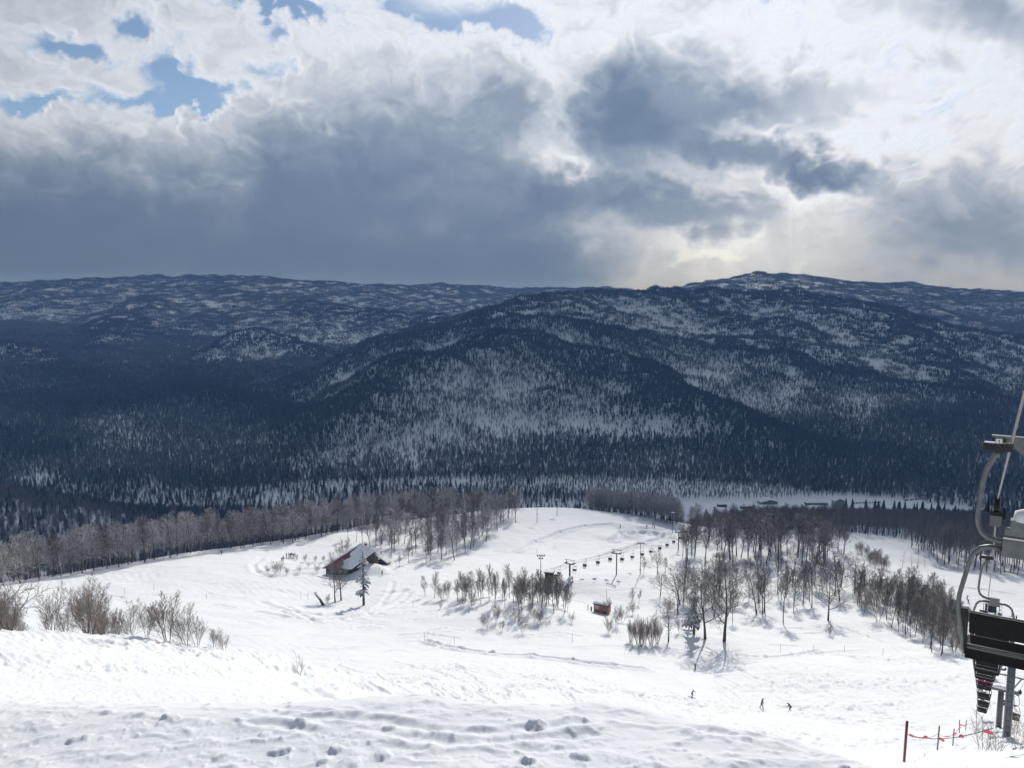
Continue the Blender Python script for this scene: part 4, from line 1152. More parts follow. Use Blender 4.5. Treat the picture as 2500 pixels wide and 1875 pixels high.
def con_low(seed, h=14.0, w=2.3, lay=6, sd=7):
    r = random.Random(seed); m = MB()
    m.tube([(0, 0, -3), (0, 0, h * 0.3)], [0.25, 0.2], 3, cap=False)
    for i in range(lay):
        z = h * (0.16 + 0.8 * i / lay); top = min(h, z + h * 0.32 * (1 - 0.35 * i / lay)); rad = w * (1 - i / lay) ** 0.8 + 0.25
        b = len(m.v); off = r.uniform(0, 6); m.v.append((r.uniform(-.1, .1), r.uniform(-.1, .1), top))
        for k in range(sd * 2):
            a = off + math.pi * k / sd; q = rad * (r.uniform(0.85, 1.2) if k % 2 == 0 else r.uniform(0.45, 0.65))
            m.v.append((math.cos(a) * q, math.sin(a) * q, z - (0.25 if k % 2 == 0 else -0.35) * rad + r.uniform(-.2, .2)))
        for k in range(sd * 2):
            m.f.append((b, b + 1 + k, b + 1 + (k + 1) % (sd * 2))); m.m.append(0)
    return m
def clump(parts, n, rad, seed, conshare):
    r = random.Random(seed); m = MB()
    for k in range(n):
        a = r.uniform(0, 6.28); q = rad * math.sqrt(r.random()); s = r.uniform(0.7, 1.2); ca_, sa_ = math.cos(a * 3), math.sin(a * 3)
        src, mi = (parts[1], 1) if r.random() < conshare else (parts[0], 0)
        p = src[r.randrange(len(src))]; b = len(m.v)
        m.v += [((x * ca_ - y * sa_) * s + math.cos(a) * q, (x * sa_ + y * ca_) * s + math.sin(a) * q, z * s) for x, y, z in p.v]
        m.f += [tuple(b + i for i in f) for f in p.f]; m.m += [mi] * len(p.f)
    return m
FM = [M_FARBARE, M_FARCON]
BL = [bare_low(500 + i, 13, 40, 3.2, 0.042) for i in range(4)]; CL = [con_low(520 + i, 14, 2.3) for i in range(4)]
BLs = [bare_low(540 + i, 13, 14, 3.2, 0.11) for i in range(4)]; CLs = [con_low(560 + i, 14, 2.4, 4, 5) for i in range(4)]
M_VALBARE = bark_mat('valley_twigs', (0.05, 0.04, 0.034), (0.10, 0.08, 0.068), 0.75, 0.4, 0.3)
one_b = [b.mesh('valley_bare', [M_VALBARE]) for b in BL]; one_c = [c.mesh('valley_fir', [M_FARCON]) for c in CL]
MIDT = [join_pair(a, b, 'mid_tree') for a, b in TALL[:4]]
pv_ = MIDT + one_b + one_c
pick = []
for p, h, k in FILL:
    near = p.y < 620
    pick.append((8 + rnd.randrange(4)) if k else (rnd.randrange(4) if near else 4 + rnd.randrange(4)))
gn_scatter('valley_wood', pv_, [tuple(p) for p, h, k in FILL], np.array([rnd.uniform(0, 6.28) for _ in FILL]), [[h / 13.5] * 3 for p, h, k in FILL], pick, 'dark wooded slopes going down into the valley')

# forest on the hills
def blur(a, n):
    k = np.ones(n) / n
    b = np.apply_along_axis(lambda m: np.convolve(np.pad(m, n // 2, mode='edge'), k, mode='valid')[:len(m)], 0, a)
    return np.apply_along_axis(lambda m: np.convolve(np.pad(m, n // 2, mode='edge'), k, mode='valid')[:len(m)], 1, b)
CURV = FZ - blur(FZ, 13)
CURV2 = FZ - blur(FZ, 35)
TILT = np.gradient(FZ, axis=1) / np.maximum(np.hypot(np.gradient(FX, axis=1), np.gradient(FY, axis=1)), 1e-6)
def look(A, x, y):
    r = np.hypot(x, y); az = np.arctan2(x, y)
    ci = np.clip(np.rint((az - azf[0]) / (azf[-1] - azf[0]) * (len(azf) - 1)).astype(int), 0, len(azf) - 1)
    return A[np.clip(np.rint(np.interp(r, rf, np.arange(len(rf)))).astype(int), 0, len(rf) - 1), ci]
def crest(x, y):
    best = np.full(x.shape, 1e9)
    for pts, sl, w in RW:
        for a, b in zip(pts[:-1], pts[1:]):
            d = b - a; L2 = d[0] ** 2 + d[1] ** 2
            t = np.clip(((x - a[0]) * d[0] + (y - a[1]) * d[1]) / L2, 0, 1)
            best = np.minimum(best, np.hypot(x - a[0] - t * d[0], y - a[1] - t * d[1]))
    return best
def cover(x, y, z):
    """tree cover and share of conifers"""
    r = np.hypot(x, y); az = np.arctan2(x, y); px, py, _ = project(x, y, z)
    lr = np.log(r)
    n1 = fbm(az * 120, lr * 16, 4, 201, 0.6); n2 = fbm(x / 260, y / 260, 4, 211); n3 = fbm(x / 700, y / 700, 3, 221)
    c = 0.98 + 0.5 * n1 + 0.22 * n2 + 0.42 * sstep(3000, 3700, r)
    cv = look(CURV, x, y) / (3 + r / 700); cv2 = look(CURV2, x, y) / (9 + r / 300); tl = look(TILT, x, y)
    c += 0.30 * np.tanh(cv * 1.3) + 0.42 * np.tanh(cv2 * 1.4) - 0.55 * np.clip(tl, -0.6, 0.6)  # cover varied by curvature and slope side in place of relief shading
    wob = 75 * fbm(x / 190, y / 190, 4, 231)
    dc = crest(x, y) + wob; kr = np.exp(-(dc / (45 + r / 45)) ** 2) * (1 - sstep(3300, 3700, r)); kf = np.exp(-((dc - 190 - r / 14) / (90 + r / 20)) ** 2)
    c += 0.42 * kr - 0.15 * kf
    # valley foot: open snow with single trees
    c -= 0.08 * (1 - sstep(1010, 1120, r + 45 * n2)) * sstep(1100, 1500, px)
    def el(cx, cy, rx, ry): return np.exp(-(((px - cx + 18 * n2) / rx) ** 2 + ((py - cy + 9 * n1) / ry) ** 2) ** 1.5)
    for e in ((60,703,50,5,1.0),(250,694,60,5,1.1),(320,690,50,5,1.0),(470,688,35,5,.9),(420,730,60,12,.8),(560,745,110,12,.85),(700,752,40,8,.6),(130,770,30,10,.8),(300,765,50,10,.6),(90,1170,60,28,1.1),(190,1200,70,25,.9),
              (360,1200,100,24,.8),(480,1215,50,20,.7),(280,1060,90,50,.45),(1235,820,28,8,1.2),(1860,695,90,18,.9),(1950,700,90,16,.6),(2150,705,60,7,.8),(1870,890,60,22,.7),(1940,930,40,40,.6),(1700,930,80,30,.4),
              (2280,720,60,6,.9),(1150,1010,260,110,.22),(1500,1050,120,60,.25),(750,1170,30,16,.8),(1000,1130,40,30,.4),(660,840,60,14,.35),(830,930,40,20,.5),(2100,1000,60,60,.3),(1650,780,240,30,.2)):
        c -= e[4] * el(*e[:4])
    # ridge tops are darker
    con = np.clip(0.18 + 0.7 * n3 + 0.35 * n2 + 0.25 * np.tanh(cv2) + 0.5 * kr - 0.12 * kf, 0.03, 0.95)
    con = np.where(r > 3600, con * 0.6, con)
    return c, con
hp, hs, hk, hr = [], [], [], []
def fill_ring(r0, r1, per, kind0, kindn, smin, smax_):
    area = 0.5 * (r1 * r1 - r0 * r0) * R(82)
    n = int(area / per)
    r = np.sqrt(RS.uniform(r0 * r0, r1 * r1, n)); a = RS.uniform(R(-41), R(41), n)
    x, y = r * np.sin(a), r * np.cos(a); z = fz_at(x, y)
    c, con = cover(x, y, z)
    keep = RS.rand(n) < np.clip(c, 0, 1)
    # skip slopes that fall away from everywhere the place is seen from
    e = 12.0; z2 = fz_at(x * (1 + e / r), y * (1 + e / r)); px, py, _ = project(x, y, z)
    keep &= ((z2 - z) / e > -0.42)
    x, y, z, con = x[keep], y[keep], z[keep], con[keep]
    m = len(x)
    u = RS.rand(m)
    grp = np.where(u < con ** 1.2, 1, 0)
    k = kind0 + grp * kindn + RS.randint(0, kindn, m)
    hp.append(np.stack([x, y, z], 1)); hs.append(np.repeat(RS.uniform(smin, smax_, (m, 1)), 3, 1) * np.stack([np.ones(m), np.ones(m), RS.uniform(0.85, 1.2, m)], 1)); hk.append(k); hr.append(RS.uniform(0, 6.28, m))
hill_protos = [b.mesh('h_bare', FM) for b in BL]                                             # 0-3
for c in CL:
    c.m = [1] * len(c.f); hill_protos.append(c.mesh('h_fir', FM))                             # 4-7
for i in range(3): hill_protos.append(clump((BLs, CLs), 8, 13, 600 + i, 0.06).mesh('h_cb', FM))   # 8-10
for i in range(3): hill_protos.append(clump((BLs, CLs), 8, 13, 610 + i, 0.85).mesh('h_cc', FM))   # 11-13
for i in range(3): hill_protos.append(clump((BLs, CLs), 24, 27, 620 + i, 0.05).mesh('h_cB', FM))  # 14-16
for i in range(3): hill_protos.append(clump((BLs, CLs), 24, 27, 630 + i, 0.7).mesh('h_cC', FM))   # 17-19
fill_ring(955, 1900, 9, 0, 4, 0.45, 0.85)
fill_ring(1900, 3400, 75, 8, 3, 0.55, 0.8)
fill_ring(3400, 6400, 290, 14, 3, 0.7, 0.95)
hp = np.concatenate(hp); hs = np.concatenate(hs); hk = np.concatenate(hk); hr = np.concatenate(hr)
print('hill instances', len(hp))
gn_scatter('hillside_forest', hill_protos, hp, hr, hs, hk, 'dark winter forest covering the hills across the valley')
# ------------------------------------------------------------------ people
def mat_flat(name, col): return simple_mat(name, col, 0.7, 0, 0.2, 8.0)
CLOTH = {'black': mat_flat('black_cloth', (0.016, 0.017, 0.02)), 'navy': mat_flat('navy_cloth', (0.02, 0.026, 0.05)), 'grey': mat_flat('grey_cloth', (0.09, 0.09, 0.095)),
         'olive': mat_flat('olive_cloth', (0.05, 0.05, 0.035)), 'brown': mat_flat('brown_cloth', (0.07, 0.045, 0.03)), 'blue': mat_flat('blue_cloth', (0.03, 0.06, 0.13)), 'pink': mat_flat('pink_cloth', (0.65, 0.06, 0.16)), 'white': mat_flat('white_cloth', (0.6, 0.6, 0.6))}
M_SKIN = mat_flat('skin', (0.5, 0.32, 0.24)); M_HELMET = mat_flat('helmet_shell', (0.03, 0.03, 0.035)); M_LENS = simple_mat('goggle_lens', (0.05, 0.05, 0.06), 0.15); M_SKI = mat_flat('ski_base', (0.08, 0.08, 0.1))
def pose_mesh(J, name):
    """continuous body grown over a skeleton (Skin + Subdivision), feet at z = 0, facing +y"""
    keys = list(J); idx = {k: i for i, k in enumerate(keys)}
    E = [('pelvis','belly'),('belly','chest'),('chest','neck'),('neck','head'),('head','crown')]
    for s in 'LR':
        E += [('chest','sh'+s),('sh'+s,'el'+s),('el'+s,'wr'+s),('wr'+s,'ha'+s),('pelvis','hip'+s),('hip'+s,'kn'+s),('kn'+s,'an'+s),('an'+s,'to'+s)]
    rad = dict(pelvis=.155, belly=.15, chest=.17, neck=.065, head=.1, crown=.085, sh=.085, el=.06, wr=.045, ha=.05, hip=.105, kn=.075, an=.06, to=.055)
    me = bpy.data.meshes.new(name + '_skeleton')
    me.from_pydata([J[k] for k in keys], [(idx[a], idx[b]) for a, b in E], [])
    o = bpy.data.objects.new(name + '_skeleton', me); COL.objects.link(o)
    sk = o.modifiers.new('skin', 'SKIN'); sk.use_smooth_shade = True
    sv = me.skin_vertices[0].data if len(me.skin_vertices) else None
    if sv is None:
        bm = bmesh.new(); bm.from_mesh(me); bm.verts.layers.skin.verify(); bm.to_mesh(me); bm.free(); sv = me.skin_vertices[0].data
    for k in keys:
        r = rad.get(k, rad.get(k[:-1])); sv[idx[k]].radius = (r, r * (0.8 if k in ('chest', 'belly', 'pelvis') else 1)); sv[idx[k]].use_root = (k == 'pelvis')
    o.modifiers.new('sub', 'SUBSURF').levels = 1
    dg = bpy.context.evaluated_depsgraph_get()
    out = bpy.data.meshes.new_from_object(o.evaluated_get(dg)); out.name = name
    bpy.data.objects.remove(o); bpy.data.meshes.remove(me)
    zs = J['pelvis'][2]; out.materials.clear()
    for m in (CLOTH['black'], CLOTH['black'], M_SKIN): out.materials.append(m)
    hv = Vector(J['neck'])
    hd = (Vector(J['head']) - hv).normalized()
    pel = Vector(J['pelvis']); up = (Vector(J['chest']) - pel).normalized()
    arms = [Vector(J[k]) for k in ('elL', 'elR', 'wrL', 'wrR', 'haL', 'haR')]
    for f in out.polygons:
        c = f.center
        if (c - hv).dot(hd) > 0.02: f.material_index = 2
        elif (c - pel).dot(up) > 0.0 or min((c - a).length for a in arms) < 0.12: f.material_index = 0
        else: f.material_index = 1
    return out
def J_make(lean=0.1, crouch=0.0, arms='down', stride=0.0, sit=False, side=0.0):
    J = {}
    ph = 0.93 - crouch
    if sit: ph = 0.1
    pel = Vector((0, -0.25 * crouch, ph)); up = Vector((side, math.sin(lean), math.cos(lean))).normalized()
    J['pelvis'] = pel; J['belly'] = pel + up * 0.2; J['chest'] = pel + up * 0.42; J['neck'] = pel + up * 0.58
    J['head'] = J['neck'] + up * 0.11 + Vector((0, 0.03, 0)); J['crown'] = J['head'] + up * 0.11
    for s, q in (('L', -1), ('R', 1)):
        sh = J['chest'] + up * 0.1 + Vector((q * 0.2, 0, 0)); J['sh' + s] = sh
        if arms == 'down': el = sh + Vector((q * 0.09, 0.02, -0.27)); wr = el + Vector((q * 0.03, 0.14, -0.2))
        elif arms == 'poles': el = sh + Vector((q * 0.13, 0.06, -0.24)); wr = el + Vector((q * 0.12, 0.22, -0.02))
        elif arms == 'out': el = sh + Vector((q * 0.22, 0.03, -0.14)); wr = el + Vector((q * 0.2, 0.08, -0.05))
        else: el = sh + Vector((q * 0.05, 0.12, -0.22)); wr = el + Vector((-q * 0.06, 0.2, 0.0))
        J['el' + s] = el; J['wr' + s] = wr; J['ha' + s] = wr + (wr - el).normalized() * 0.1
        hip = pel + Vector((q * 0.1, 0, -0.04)); J['hip' + s] = hip
        if sit:
            J['kn' + s] = hip + Vector((q * 0.03, 0.43, 0.03)); J['an' + s] = J['kn' + s] + Vector((0, 0.06, -0.42)); J['to' + s] = J['an' + s] + Vector((0, 0.17, -0.03))
        else:
            fy = q * stride
            an = Vector((q * 0.13, fy - 0.05, 0.07)); kn = (hip + an) / 2 + Vector((q * 0.02, 0.05 + 0.75 * crouch + abs(stride) * 0.12, 0.0)); J['kn' + s] = kn; J['an' + s] = an; J['to' + s] = an + Vector((0, 0.18, -0.02))
    return {k: tuple(v) for k, v in J.items()}
POSES = {}
for nm, kw in dict(stand=dict(lean=0.06), slouch=dict(lean=0.22, crouch=0.05, arms='front'), walk=dict(lean=0.25, arms='down', stride=0.22, crouch=0.05), ski=dict(lean=0.35, crouch=0.12, arms='poles', stride=0.05),
                   bend=dict(lean=0.75, crouch=0.3, arms='out', stride=0.12, side=-0.2), sit=dict(lean=-0.08, arms='front', sit=True)).items():
    j = J_make(**kw); POSES[nm] = (pose_mesh(j, 'person_body'), j)
def person(loc, rz, pose, top, bottom, label, group=None, gear=None, helmet='black', scale=1.0, visage=True):
    me, j = POSES[pose]
    r = empty('person', loc, rz, label, 'person', group); r.scale = (scale,) * 3
    b = mesh_obj('body', me, r)
    for i, m in enumerate((CLOTH[top], CLOTH[bottom], M_SKIN)):
        b.material_slots[i].link = 'OBJECT'; b.material_slots[i].material = m
    hd = Vector(j['head']); cr = Vector(j['crown']); up = (cr - Vector(j['neck'])).normalized()
    h = MB().blob(hd + up * 0.035, (0.125, 0.135, 0.125), 10, 4, 0, 1, half=True).build('helmet', CLOTH[helmet] if helmet in CLOTH else M_HELMET, r, True)
    if visage:
        MB().box(hd + Vector((0, 0.115, 0.0)), (0.16, 0.05, 0.065)).build('goggles', M_LENS, r)
    if gear == 'ski':
        for q in (-1, 1):
            an = Vector(j['an' + ('L' if q < 0 else 'R')])
            MB().tube([(an.x, an.y - 0.75, 0.015), (an.x, an.y + 0.7, 0.015), (an.x, an.y + 0.88, 0.1)], 0.035, 4).build('ski', M_SKI, r)
            ha = Vector(j['ha' + ('L' if q < 0 else 'R')])
            MB().tube([ha + Vector((0, 0, 0.08)), (ha.x + q * 0.1, ha.y - 0.25, 0.0)], 0.012, 5).build('ski_pole', M_DARKSTEEL, r)
    elif gear == 'board':
        MB().box((0, 0.02, 0.015), (1.5, 0.26, 0.03)).build('snowboard', M_SKI, r, bevel=0.01)
    elif gear == 'hang':
        for q in (-1, 1):
            t = Vector(j['to' + ('L' if q < 0 else 'R')])
            MB().tube([(t.x, t.y - 0.75, t.z - 0.09), (t.x, t.y + 0.7, t.z - 0.09), (t.x, t.y + 0.85, t.z - 0.02)], 0.035, 4).build('ski', M_SKI, r)
    return r
G = lambda px, py: hit(px, py)
person(G(1697,1637), 2.0, 'stand', 'brown', 'black', 'snowboarder in brown jacket standing on smooth snow below the big bare tree', gear='board')
person(G(1689,1703), -2.2, 'ski', 'grey', 'black', 'skier in grey jacket with arms out and poles, leftmost on the chopped slope', gear='ski', helmet='white')
person(G(1859,1729), -1.7, 'walk', 'navy', 'black', 'person in dark clothes striding across the chopped slope, legs apart', helmet='brown')
person(G(1930,1735), 1.0, 'bend', 'navy', 'black', 'person in dark clothes bending down at the right of the striding person')
person(G(933,1405), 0.4, 'stand', 'black', 'black', 'lone dark figure on the flat snow right of the red-roofed chalet', gear='ski')
grp = [(699,1362,'stand','black'),(706,1361.5,'slouch','black'),(709.5,1362,'stand','navy'),(713,1361,'stand','black'),(717,1362,'slouch','grey'),(721,1362,'stand','black'),(725,1366,'slouch','grey'),(691.5,1369,'stand','olive'),(688,1369,'bend','black')]
lb = ['dark figure standing slightly apart at the left of the row of people','slim dark figure, second in the row of people near the chalet','navy figure pressed close beside the tallest in the row','tallest dark figure in the middle of the row of people','grey figure right of the tallest in the row','dark figure at the right end of the row of people',
      'grey figure a step below the right end of the row','olive figure standing in front, left of the row of people','crouching dark figure left of the row of people']
for (px, py, po, c), l in zip(grp, lb):
    person(G(px, py), rnd.uniform(0, 6.28), po, c, 'black', l, 'people gathered on the flat snow near the chalet', scale=1.05)
person(G(541,1354), 0.5, 'ski', 'black', 'black', 'lone skier at the foot of the left tree belt', gear='ski')
far_p = [(1515,1287,'ski','navy','skier left of the snow ramps on the far piste'),(1579,1289,'stand','black','snowboarder on top of the left snow ramp','board'),(1594,1284,'stand','olive','figure standing behind the snow ramp, half hidden'),(1598,1291,'stand','black','snowboarder on the right edge of the snow ramp'),
         (1572,1262.5,'slouch','black','left of two distant figures by the far crest belt'),(1577,1263,'stand','grey','right of two distant figures by the far crest belt'),(2361,1463,'ski','grey','skier above the other near the grey booth at the right'),(2364,1473,'ski','black','skier below the other near the grey booth at the right'),
         (2470,1506,'ski','black','skier on the open snow right of the lift base'),(2481,1516,'slouch','navy','figure beside the pole at the right of the lift base'),(2430,1500,'stand','white','pale figure on the snow just right of the lift base')]
for t in far_p:
    person(G(t[0], t[1]), rnd.uniform(0, 6.28), t[2], t[3], 'black', t[4], None, gear='board' if 'board' in t[4] else 'ski')

# ------------------------------------------------------------------ chairlifts
def make_chair(label, group, footrest=False, mat=None):
    """double chair hanging from its grip at the origin; faces +y"""
    r = empty('lift_chair', (0, 0, 0), 0, label, 'chairlift chair', group)
    g = MB(); g.box((-0.05, 0, -0.035), (0.16, 0.12, 0.11)); g.box((-0.3, 0, -0.03), (0.2, 0.1, 0.09)); g.box((-0.17, 0, -0.06), (0.12, 0.14, 0.12)); g.tube([(-0.2, 0, -0.03), (0.0, 0, 0.0)], 0.045, 8); g.tube([(0, -0.09, 0), (0, 0.09, 0)], 0.042, 8)
    g.build('grip', M_DARKSTEEL, r, bevel=0.008)
    MB().box((-0.3, 0, 0.022), (0.16, 0.08, 0.018)).build('snow_cap', M_SNOWCAP, r, bevel=0.006)
    MB().tube([(-.15, 0, -.06), (-.22, 0, -.17), (-.32, 0, -.36), (-.37, 0, -.6), (-.395, 0, -.9), (-.405, 0, -1.08), (-.385, 0, -1.2), (-.33, 0, -1.3), (-.24, 0, -1.36), (-.1, 0, -1.39), (.1, 0, -1.39)], 0.04, 10).build('hanger_arm', M_STEEL, r, True)
    MB().box((.15, 0, -1.47), (.34, .12, .26)).build('hanger_joint', M_STEEL, r, bevel=0.01)
    for s in (-1, 1):
        X = lambda x: x if s < 0 else 0.3 - x
        MB().tube([(X(.0), 0, -1.5), (X(-.2), 0, -1.495), (X(-.33), 0, -1.53), (X(-.43), 0, -1.62), (X(-.49), 0, -1.8), (X(-.55), 0, -2.05), (X(-.6), 0, -2.28), (X(-.605), 0, -2.4), (X(-.585), 0, -2.55), (X(-.53), 0, -2.85),
                   (X(-.49), .02, -3.08), (X(-.475), .08, -3.17), (X(-.475), .45, -3.2)], 0.038, 8).build('seat_frame', M_STEEL, r, True)
        MB().prism([(X(-.58), -.02, -2.47), (X(-.44), -.02, -2.47), (X(-.44), -.02, -3.12), (X(-.47), -.02, -3.16)], (0, .03, 0)).build('side_plate', M_DARKSTEEL, r)
        MB().tube([(X(-.56), .0, -2.62), (X(-.56), .42, -2.68), (X(-.5), .46, -2.72)], 0.024, 6).build('armrest', M_DARKSTEEL, r, True)
    b = MB(); b.prism([(-.43, -.10, -2.5), (.73, -.10, -2.5), (.72, -.02, -2.83), (-.42, -.02, -2.83)], (0, .045, .008)); b.build('backrest', M_BLACK, r, bevel=0.012)
    MB().tube([(-.45, -.09, -2.475), (.75, -.09, -2.475)], 0.018, 6).build('top_rail', M_STEEL, r, True)
    MB().prism([(-.40, .0, -2.865), (.70, .0, -2.865), (.69, .02, -3.0), (-.39, .02, -3.0)], (0, .04, .005)).build('back_slat', M_BLACK, r, bevel=0.01)
    MB().tube([(-.46, .02, -3.03), (.76, .02, -3.03)], 0.022, 6).build('cross_bar', M_STEEL, r, True)
    MB().box((.15, .26, -3.12), (1.2, .52, .11), Matrix.Rotation(0.06, 3, 'X')).build('seat', M_BLACK, r, bevel=0.02)
    MB().box((.15, -.015, -3.14), (1.22, .03, .14)).build('seat_apron', M_BLACK, r)
    if footrest:
        for s in (-1, 1):
            X = 0.15 + s * 0.5
            MB().tube([(X, .45, -2.75), (X, .85, -3.2), (X, .75, -3.75)], 0.02, 5).build('footrest_arm', M_STEEL, r)
        MB().box((.15, .78, -3.78), (1.1, .16, .06)).build('footrest', M_BLACK, r)
    return r

def sheaves(parent, x, z, n=4, rad=0.19, sp=0.46, tilt=0.0):
    rot = Matrix.Rotation(tilt, 3, 'X'); c = Vector((x, 0, z))
    f = MB()
    for s in (-1, 1):
        f.box(c + rot @ Vector((s * 0.10, 0, -0.05)), (0.03, sp * n, 0.16), rot)
    f.box(c + rot @ Vector((0, 0, -0.22)), (0.24, sp * n * 0.55, 0.1), rot)
    for s in (-1, 1): f.box(c + rot @ Vector((s * 0.17, s * 0.3, 0.0)), (0.05, 0.1, 0.3), rot)
    fr = f.build('sheave_frame', M_DARKSTEEL, parent)
    for i in range(n):
        p = c + rot @ Vector((0, (i - (n - 1) / 2) * sp, 0))
        MB().tube([p - Vector((0.055, 0, 0)), p + Vector((0.055, 0, 0))], rad, 14).build('sheave', M_RUBBER, fr)
    return fr

def lift_tower(base, az, H, gauge, label, group, pole_r=0.26, tilt=0.0, vframe=True, snow=True, pole_mat=None, scale_head=1.0, plate=False, arm_up=0.0, tower_name='lift_tower'):
    r = empty(tower_name, base, -az, label, 'lift tower', group)
    g = gauge / 2
    MB().tube([(0, 0, -1.5), (0, 0, H * 0.5), (0, 0, H)], [pole_r, pole_r, pole_r * 0.95], 16).build('pole', pole_mat or M_PILLAR, r, True)
    a = MB(); a.box((0, 0, H + 0.15), (gauge - 0.25, 0.34, 0.34)); a.box((-g + 0.2, 0, H + 0.2), (0.5, 0.22, 0.24)); a.box((g - 0.2, 0, H + 0.2), (0.5, 0.22, 0.24))
    a.build('crossarm', M_STEEL if pole_r > 0.2 else M_DARKSTEEL, r, bevel=0.015)
    for s in (-1, 1): sheaves(r, s * g, H + 0.42, 4, 0.19, 0.46, tilt)
    if vframe:
        w = MB(); m = M_STEEL if pole_r > 0.2 else M_DARKSTEEL
        t = H + 2.0 * scale_head
        w.beam((-g * 0.55, 0, H + 0.3), (-g * 1.05, 0, t), 0.12); w.beam((g * 0.55, 0, H + 0.3), (g * 1.05, 0, t), 0.12); w.beam((-g * 1.3, 0, t), (g * 1.3, 0, t), 0.14)
        w.build('lifting_frame', m, r)
    if snow: MB().blob((0, 0, H + 0.3), (gauge * 0.36, 0.22, 0.3), 10, 4, 0.1, 4, half=True).build('snow_cap', M_SNOWCAP, r, True)
    for k in range(int(H / 0.7)):
        MB
    l = MB()
    for k in range(int(H / 0.5)): l.beam((-0.14, -pole_r - 0.08, 0.4 + k * 0.5), (0.14, -pole_r - 0.08, 0.4 + k * 0.5), 0.025)
    for s in (-1, 1): l.beam((s * 0.14, -pole_r - 0.08, 0.3), (s * 0.14, -pole_r - 0.08, H), 0.03)
    l.build('ladder', M_DARKSTEEL, r)
    return r

# near lift, running down beside the right edge of the picture
NR_ = [(10.5,2468,None,-2.02),(18,2434,None,-4.86),(24,2424,None,-8.4),(30,2414,None,-11.9),(46,2407,None,-20.8),(55,2405,None,-25.5),(85,2401,None,-44.6),(100,2399,None,-54.0),(150,2400,None,-75.5),(200,2405,None,-90),(246,2413,None,-99.0)]
ROPE = []
for Y, px, _, z in NR_:
    ROPE.append(Vector(((px - 1250) / F * (Y * CP - z * SP), Y, z)))
ROPE = [Vector((2.35, 2.5, 2.9)), Vector((4.4, 6.0, 0.74)), Vector((6.13, 9.0, -1.1))] + ROPE
LINE = (ROPE[-1] - ROPE[3]); LAZ = math.atan2(LINE.x, LINE.y)
SIDE = Vector((math.cos(LAZ), -math.sin(LAZ), 0))
GAUGE = 3.6
def rope_at(Y):
    for a, b in zip(ROPE[:-1], ROPE[1:]):
        if a.y <= Y <= b.y:
            return a.lerp(b, (Y - a.y) / (b.y - a.y))
    return ROPE[-1]
def smooth_pts(pts, n=6):
    out = []
    for i in range(len(pts) - 1):
        p0, p1, p2, p3 = pts[max(i - 1, 0)], pts[i], pts[i + 1], pts[min(i + 2, len(pts) - 1)]
        for k in range(n):
            t = k / n
            out.append(0.5 * ((2 * p1) + (p2 - p0) * t + (2 * p0 - 5 * p1 + 4 * p2 - p3) * t * t + (3 * p1 - p0 - 3 * p2 + p3) * t ** 3))
    out.append(pts[-1]); return out
tag(MB().tube(ROPE, 0.019, 8).build('haul_rope', M_ROPE, None, True), 'grey steel haul rope carrying the near chairs down the right edge', 'cable')
tag(MB().tube([p + SIDE * GAUGE for p in ROPE], 0.019, 6).build('haul_rope', M_ROPE, None, True), 'steel haul rope of the returning side beyond the right edge of the picture', 'cable')
chairs_label = ['nearest big lift chair at the right edge, seen from behind with black backrest', 'second lift chair down the line, its hanger showing inside the nearest one', 'empty black lift chair directly below the nearest seat', 'fourth black lift chair from the camera, below the empty one',
                'lift chair carrying two riders with pink jackets', 'black lift chair just beyond the pink riders', 'dark lift chair lower in the stack beyond the pink riders', 'dark lift chair above the lowest one of the stack', 'lowest lift chair of the stack, with legs of riders dangling']
ys = [10.5, 23.7, 36, 47, 62.5, 73, 84, 96, 108] + list(np.arange(120, 240, 12.0))
c0 = None
for i, Y in enumerate(ys):
    p = rope_at(Y)
    if c0 is None: c = c0 = make_chair(chairs_label[0], 'chairs of the near lift'); c.rotation_euler = (0, 0, -LAZ); c.scale = (0.83, 1, 1)
    else: c = copy_tree(c0)
    c.location = p
    c['label'] = chairs_label[i] if i < 9 else 'small lift chair far down the near lift, close to the lift base'
    if i not in (0, 1, 4): c.rotation_euler = (rnd.uniform(-.02, .02), rnd.uniform(-.02, .02), -LAZ)
    if i in (4, 8):
        for s in (-1, 1):
            q = p + SIDE * (0.15 + s * 0.27) + Vector((math.sin(LAZ), math.cos(LAZ), 0)) * 0.12 + Vector((0, 0, -3.10))
            pr_ = person(q, -LAZ, 'sit', 'pink' if i == 4 else 'black', 'black', ('%s rider in pink on the lift chair' if i == 4 else '%s dark rider on the lowest lift chair of the stack') % ('left' if s < 0 else 'right'), 'riders on the near lift', gear='hang')
for k, Y in enumerate(np.arange(92, 236, 13.0)):
    c = copy_tree(c0); c.location = rope_at(Y) + SIDE * GAUGE; c.rotation_euler = (0, 0, math.pi - LAZ); c['label'] = '%s chair from the top on the returning rope at the right edge' % ('first second third fourth fifth sixth seventh eighth ninth tenth eleventh twelfth'.split()[k]); c['group'] = 'chairs on the returning rope of the near lift'
